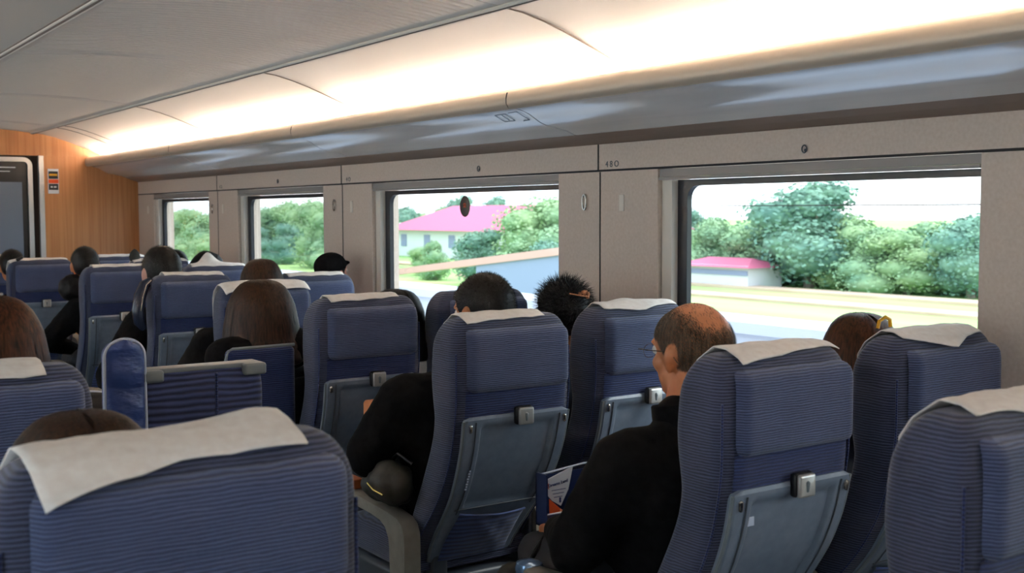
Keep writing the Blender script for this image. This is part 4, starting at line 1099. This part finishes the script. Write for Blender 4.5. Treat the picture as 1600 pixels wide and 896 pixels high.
# (pixel-free) world positions: x, y, kind, scale xy, scale z, label group
TREES=[]
TREES=[
 (46.0, 39.766, 1, 1.25, 0.72, 'tallest blue-green tree standing left of centre in the big right window', None),
 (46.0, 43.622, 0, 0.9, 0.414, 'green tree in the row seen through the big right window', 'trees seen through the big right window'),
 (46.0, 47.049, 0, 0.7, 0.478, 'green tree in the row seen through the big right window', 'trees seen through the big right window'),
 (60.0, 63.759, 1, 0.8, 0.553, 'green tree in the row seen through the big right window', 'trees seen through the big right window'),
 (50.0, 49.497, 2, 0.8, 0.386, 'green tree in the row seen through the big right window', 'trees seen through the big right window'),
 (50.0, 45.678, 0, 0.9, 0.433, 'green tree in the row seen through the big right window', 'trees seen through the big right window'),
 (47.0, 38.429, 2, 0.7, 0.475, 'green tree in the row seen through the big right window', 'trees seen through the big right window'),
 (46.0, 35.677, 0, 0.8, 0.406, 'green tree in the row seen through the big right window', 'trees seen through the big right window'),
 (46.0, 33.853, 2, 0.8, 0.382, 'green tree in the row seen through the big right window', 'trees seen through the big right window'),
 (50.0, 34.936, 0, 1.0, 0.442, 'green tree in the row seen through the big right window', 'trees seen through the big right window'),
 (46.0, 30.515, 1, 0.8, 0.489, 'green tree in the row seen through the big right window', 'trees seen through the big right window'),
 (50.0, 31.642, 0, 0.8, 0.471, 'green tree in the row seen through the big right window', 'trees seen through the big right window'),
 (49.0, 42.322, 1, 1.0, 0.476, 'green tree in the row seen through the big right window', 'trees seen through the big right window'),
 (57.0, 60.687, 0, 1.0521691184340571, 0.35, 'green tree in the row seen through the big right window', 'trees seen through the big right window'),
 (58.0, 59.18, 1, 1.0262115436959252, 0.339, 'green tree in the row seen through the big right window', 'trees seen through the big right window'),
 (56.0, 56.154, 2, 1.103741605731203, 0.313, 'green tree in the row seen through the big right window', 'trees seen through the big right window'),
 (60.0, 57.761, 0, 1.1881054030089793, 0.415, 'green tree in the row seen through the big right window', 'trees seen through the big right window'),
 (55.0, 50.669, 1, 1.255627256217665, 0.376, 'green tree in the row seen through the big right window', 'trees seen through the big right window'),
 (59.0, 53.327, 2, 1.0606489505411545, 0.412, 'green tree in the row seen through the big right window', 'trees seen through the big right window'),
 (60.0, 51.809, 0, 1.006058694933091, 0.386, 'green tree in the row seen through the big right window', 'trees seen through the big right window'),
 (61.0, 51.74, 1, 1.3829988288614141, 0.421, 'green tree in the row seen through the big right window', 'trees seen through the big right window'),
 (61.0, 50.127, 2, 1.0124047005879, 0.401, 'green tree in the row seen through the big right window', 'trees seen through the big right window'),
 (58.0, 45.791, 0, 1.2875295696263214, 0.376, 'green tree in the row seen through the big right window', 'trees seen through the big right window'),
 (61.0, 46.418, 1, 1.3684394670335498, 0.339, 'green tree in the row seen through the big right window', 'trees seen through the big right window'),
 (61.0, 44.935, 2, 1.230763865842286, 0.336, 'green tree in the row seen through the big right window', 'trees seen through the big right window'),
 (54.0, 38.829, 0, 1.0389817238923509, 0.331, 'green tree in the row seen through the big right window', 'trees seen through the big right window'),
 (52.0, 36.209, 1, 1.1031924902364019, 0.389, 'green tree in the row seen through the big right window', 'trees seen through the big right window'),
 (59.0, 39.394, 2, 1.342090232077319, 0.34, 'green tree in the row seen through the big right window', 'trees seen through the big right window'),
 (55.0, 35.559, 0, 1.2296090941158249, 0.383, 'green tree in the row seen through the big right window', 'trees seen through the big right window'),
 (50.0, 40.412, 0, 0.5, 0.218, 'green tree in the row seen through the big right window', 'trees seen through the big right window'),
 (50.0, 34.527, 1, 0.5, 0.212, 'green tree in the row seen through the big right window', 'trees seen through the big right window'),
 (47.0, 44.55, 2, 0.6, 0.243, 'green tree in the row seen through the big right window', 'trees seen through the big right window'),
 (47.0, 34.201, 2, 0.5, 0.233, 'green tree in the row seen through the big right window', 'trees seen through the big right window'),
 (50.0, 32.772, 0, 0.55, 0.241, 'green tree in the row seen through the big right window', 'trees seen through the big right window'),
 (36.0, 49.608, 2, 1.0, 0.604, 'large yellow-green tree filling the right of the second window', None),
 (62.0, 109.94, 1, 0.9, 0.604, 'green tree seen through the second window from the right', 'trees seen through the second window'),
 (60.0, 109.945, 0, 0.9, 0.461, 'green tree seen through the second window from the right', 'trees seen through the second window'),
 (70.0, 116.447, 0, 0.9, 0.614, 'green tree seen through the second window from the right', 'trees seen through the second window'),
 (72.0, 116.067, 1, 0.9, 0.779, 'green tree seen through the second window from the right', 'trees seen through the second window'),
 (66.0, 99.211, 1, 0.8, 0.738, 'green tree seen through the second window from the right', 'trees seen through the second window'),
 (60.0, 87.213, 0, 0.8, 0.529, 'green tree seen through the second window from the right', 'trees seen through the second window'),
 (75.0, 128.8, 2, 1.0, 0.509, 'green tree seen through the second window from the right', 'trees seen through the second window'),
 (78.0, 121.931, 2, 1.0, 0.583, 'green tree seen through the second window from the right', 'trees seen through the second window'),
 (34.0, 52.64, 1, 0.62, 0.39, 'small blue-green tree in front of the pink roofed house', None),
 (34.0, 57.308, 0, 0.42, 0.297, 'green tree seen through the second window from the right', 'trees seen through the second window'),
 (34.0, 44.979, 0, 0.8, 0.441, 'green tree seen through the second window from the right', 'trees seen through the second window'),
 (30.0, 40.152, 1, 0.6, 0.343, 'green tree seen through the second window from the right', 'trees seen through the second window'),
 (36.0, 62.256, 2, 0.35, 0.221, 'green tree seen through the second window from the right', 'trees seen through the second window'),
 (33.0, 46.843, 0, 0.6, 0.326, 'green tree seen through the second window from the right', 'trees seen through the second window'),
 (40.0, 101.703, 1, 0.9, 0.503, 'green tree seen through the third window from the right', 'trees seen through the third window'),
 (42.0, 102.724, 0, 0.9, 0.59, 'green tree seen through the third window from the right', 'trees seen through the third window'),
 (48.0, 113.07, 1, 1.0, 0.571, 'green tree seen through the third window from the right', 'trees seen through the third window'),
 (44.0, 99.866, 2, 0.9, 0.645, 'green tree seen through the third window from the right', 'trees seen through the third window'),
 (40.0, 87.558, 2, 0.9, 0.637, 'green tree seen through the third window from the right', 'trees seen through the third window'),
 (36.0, 76.06, 2, 0.8, 0.593, 'green tree seen through the third window from the right', 'trees seen through the third window'),
 (36.0, 73.974, 0, 0.8, 0.546, 'green tree seen through the third window from the right', 'trees seen through the third window'),
 (36.0, 82.982, 1, 0.6, 0.406, 'green tree seen through the third window from the right', 'trees seen through the third window'),
 (36.0, 89.486, 1, 0.6, 0.359, 'green tree seen through the third window from the right', 'trees seen through the third window'),
 (36.0, 113.591, 0, 0.8, 0.47, 'pale green tree seen through the farthest window', 'trees seen through the farthest window'),
 (40.0, 122.448, 2, 0.9, 0.553, 'pale green tree seen through the farthest window', 'trees seen through the farthest window'),
 (38.0, 112.791, 0, 0.9, 0.508, 'pale green tree seen through the farthest window', 'trees seen through the farthest window'),
 (36.0, 103.62, 2, 0.8, 0.561, 'pale green tree seen through the farthest window', 'trees seen through the farthest window'),
 (34.0, 95.164, 0, 0.8, 0.501, 'pale green tree seen through the farthest window', 'trees seen through the farthest window'),
 (26.0, 75.985, 2, 0.5, 0.275, 'pale green tree seen through the farthest window', 'trees seen through the farthest window'),
 (25.0, 70.636, 2, 0.5, 0.321, 'pale green tree seen through the farthest window', 'trees seen through the farthest window'),
 (28.0, 85.406, 0, 0.5, 0.277, 'pale green tree seen through the farthest window', 'trees seen through the farthest window')]

used=set()
for i,(x,y,k,s,sz,lab,grp) in enumerate(TREES):
    loc=(x,y,GZ)
    if k not in used: t=protos[k]; t.location=loc; used.add(k); t['label']=lab; t['group']=grp
    else: t=dup(protos[k],loc,i*1.3,lab,grp)
    t.scale=(s,s,sz)
    t.rotation_euler[2]=i*1.3
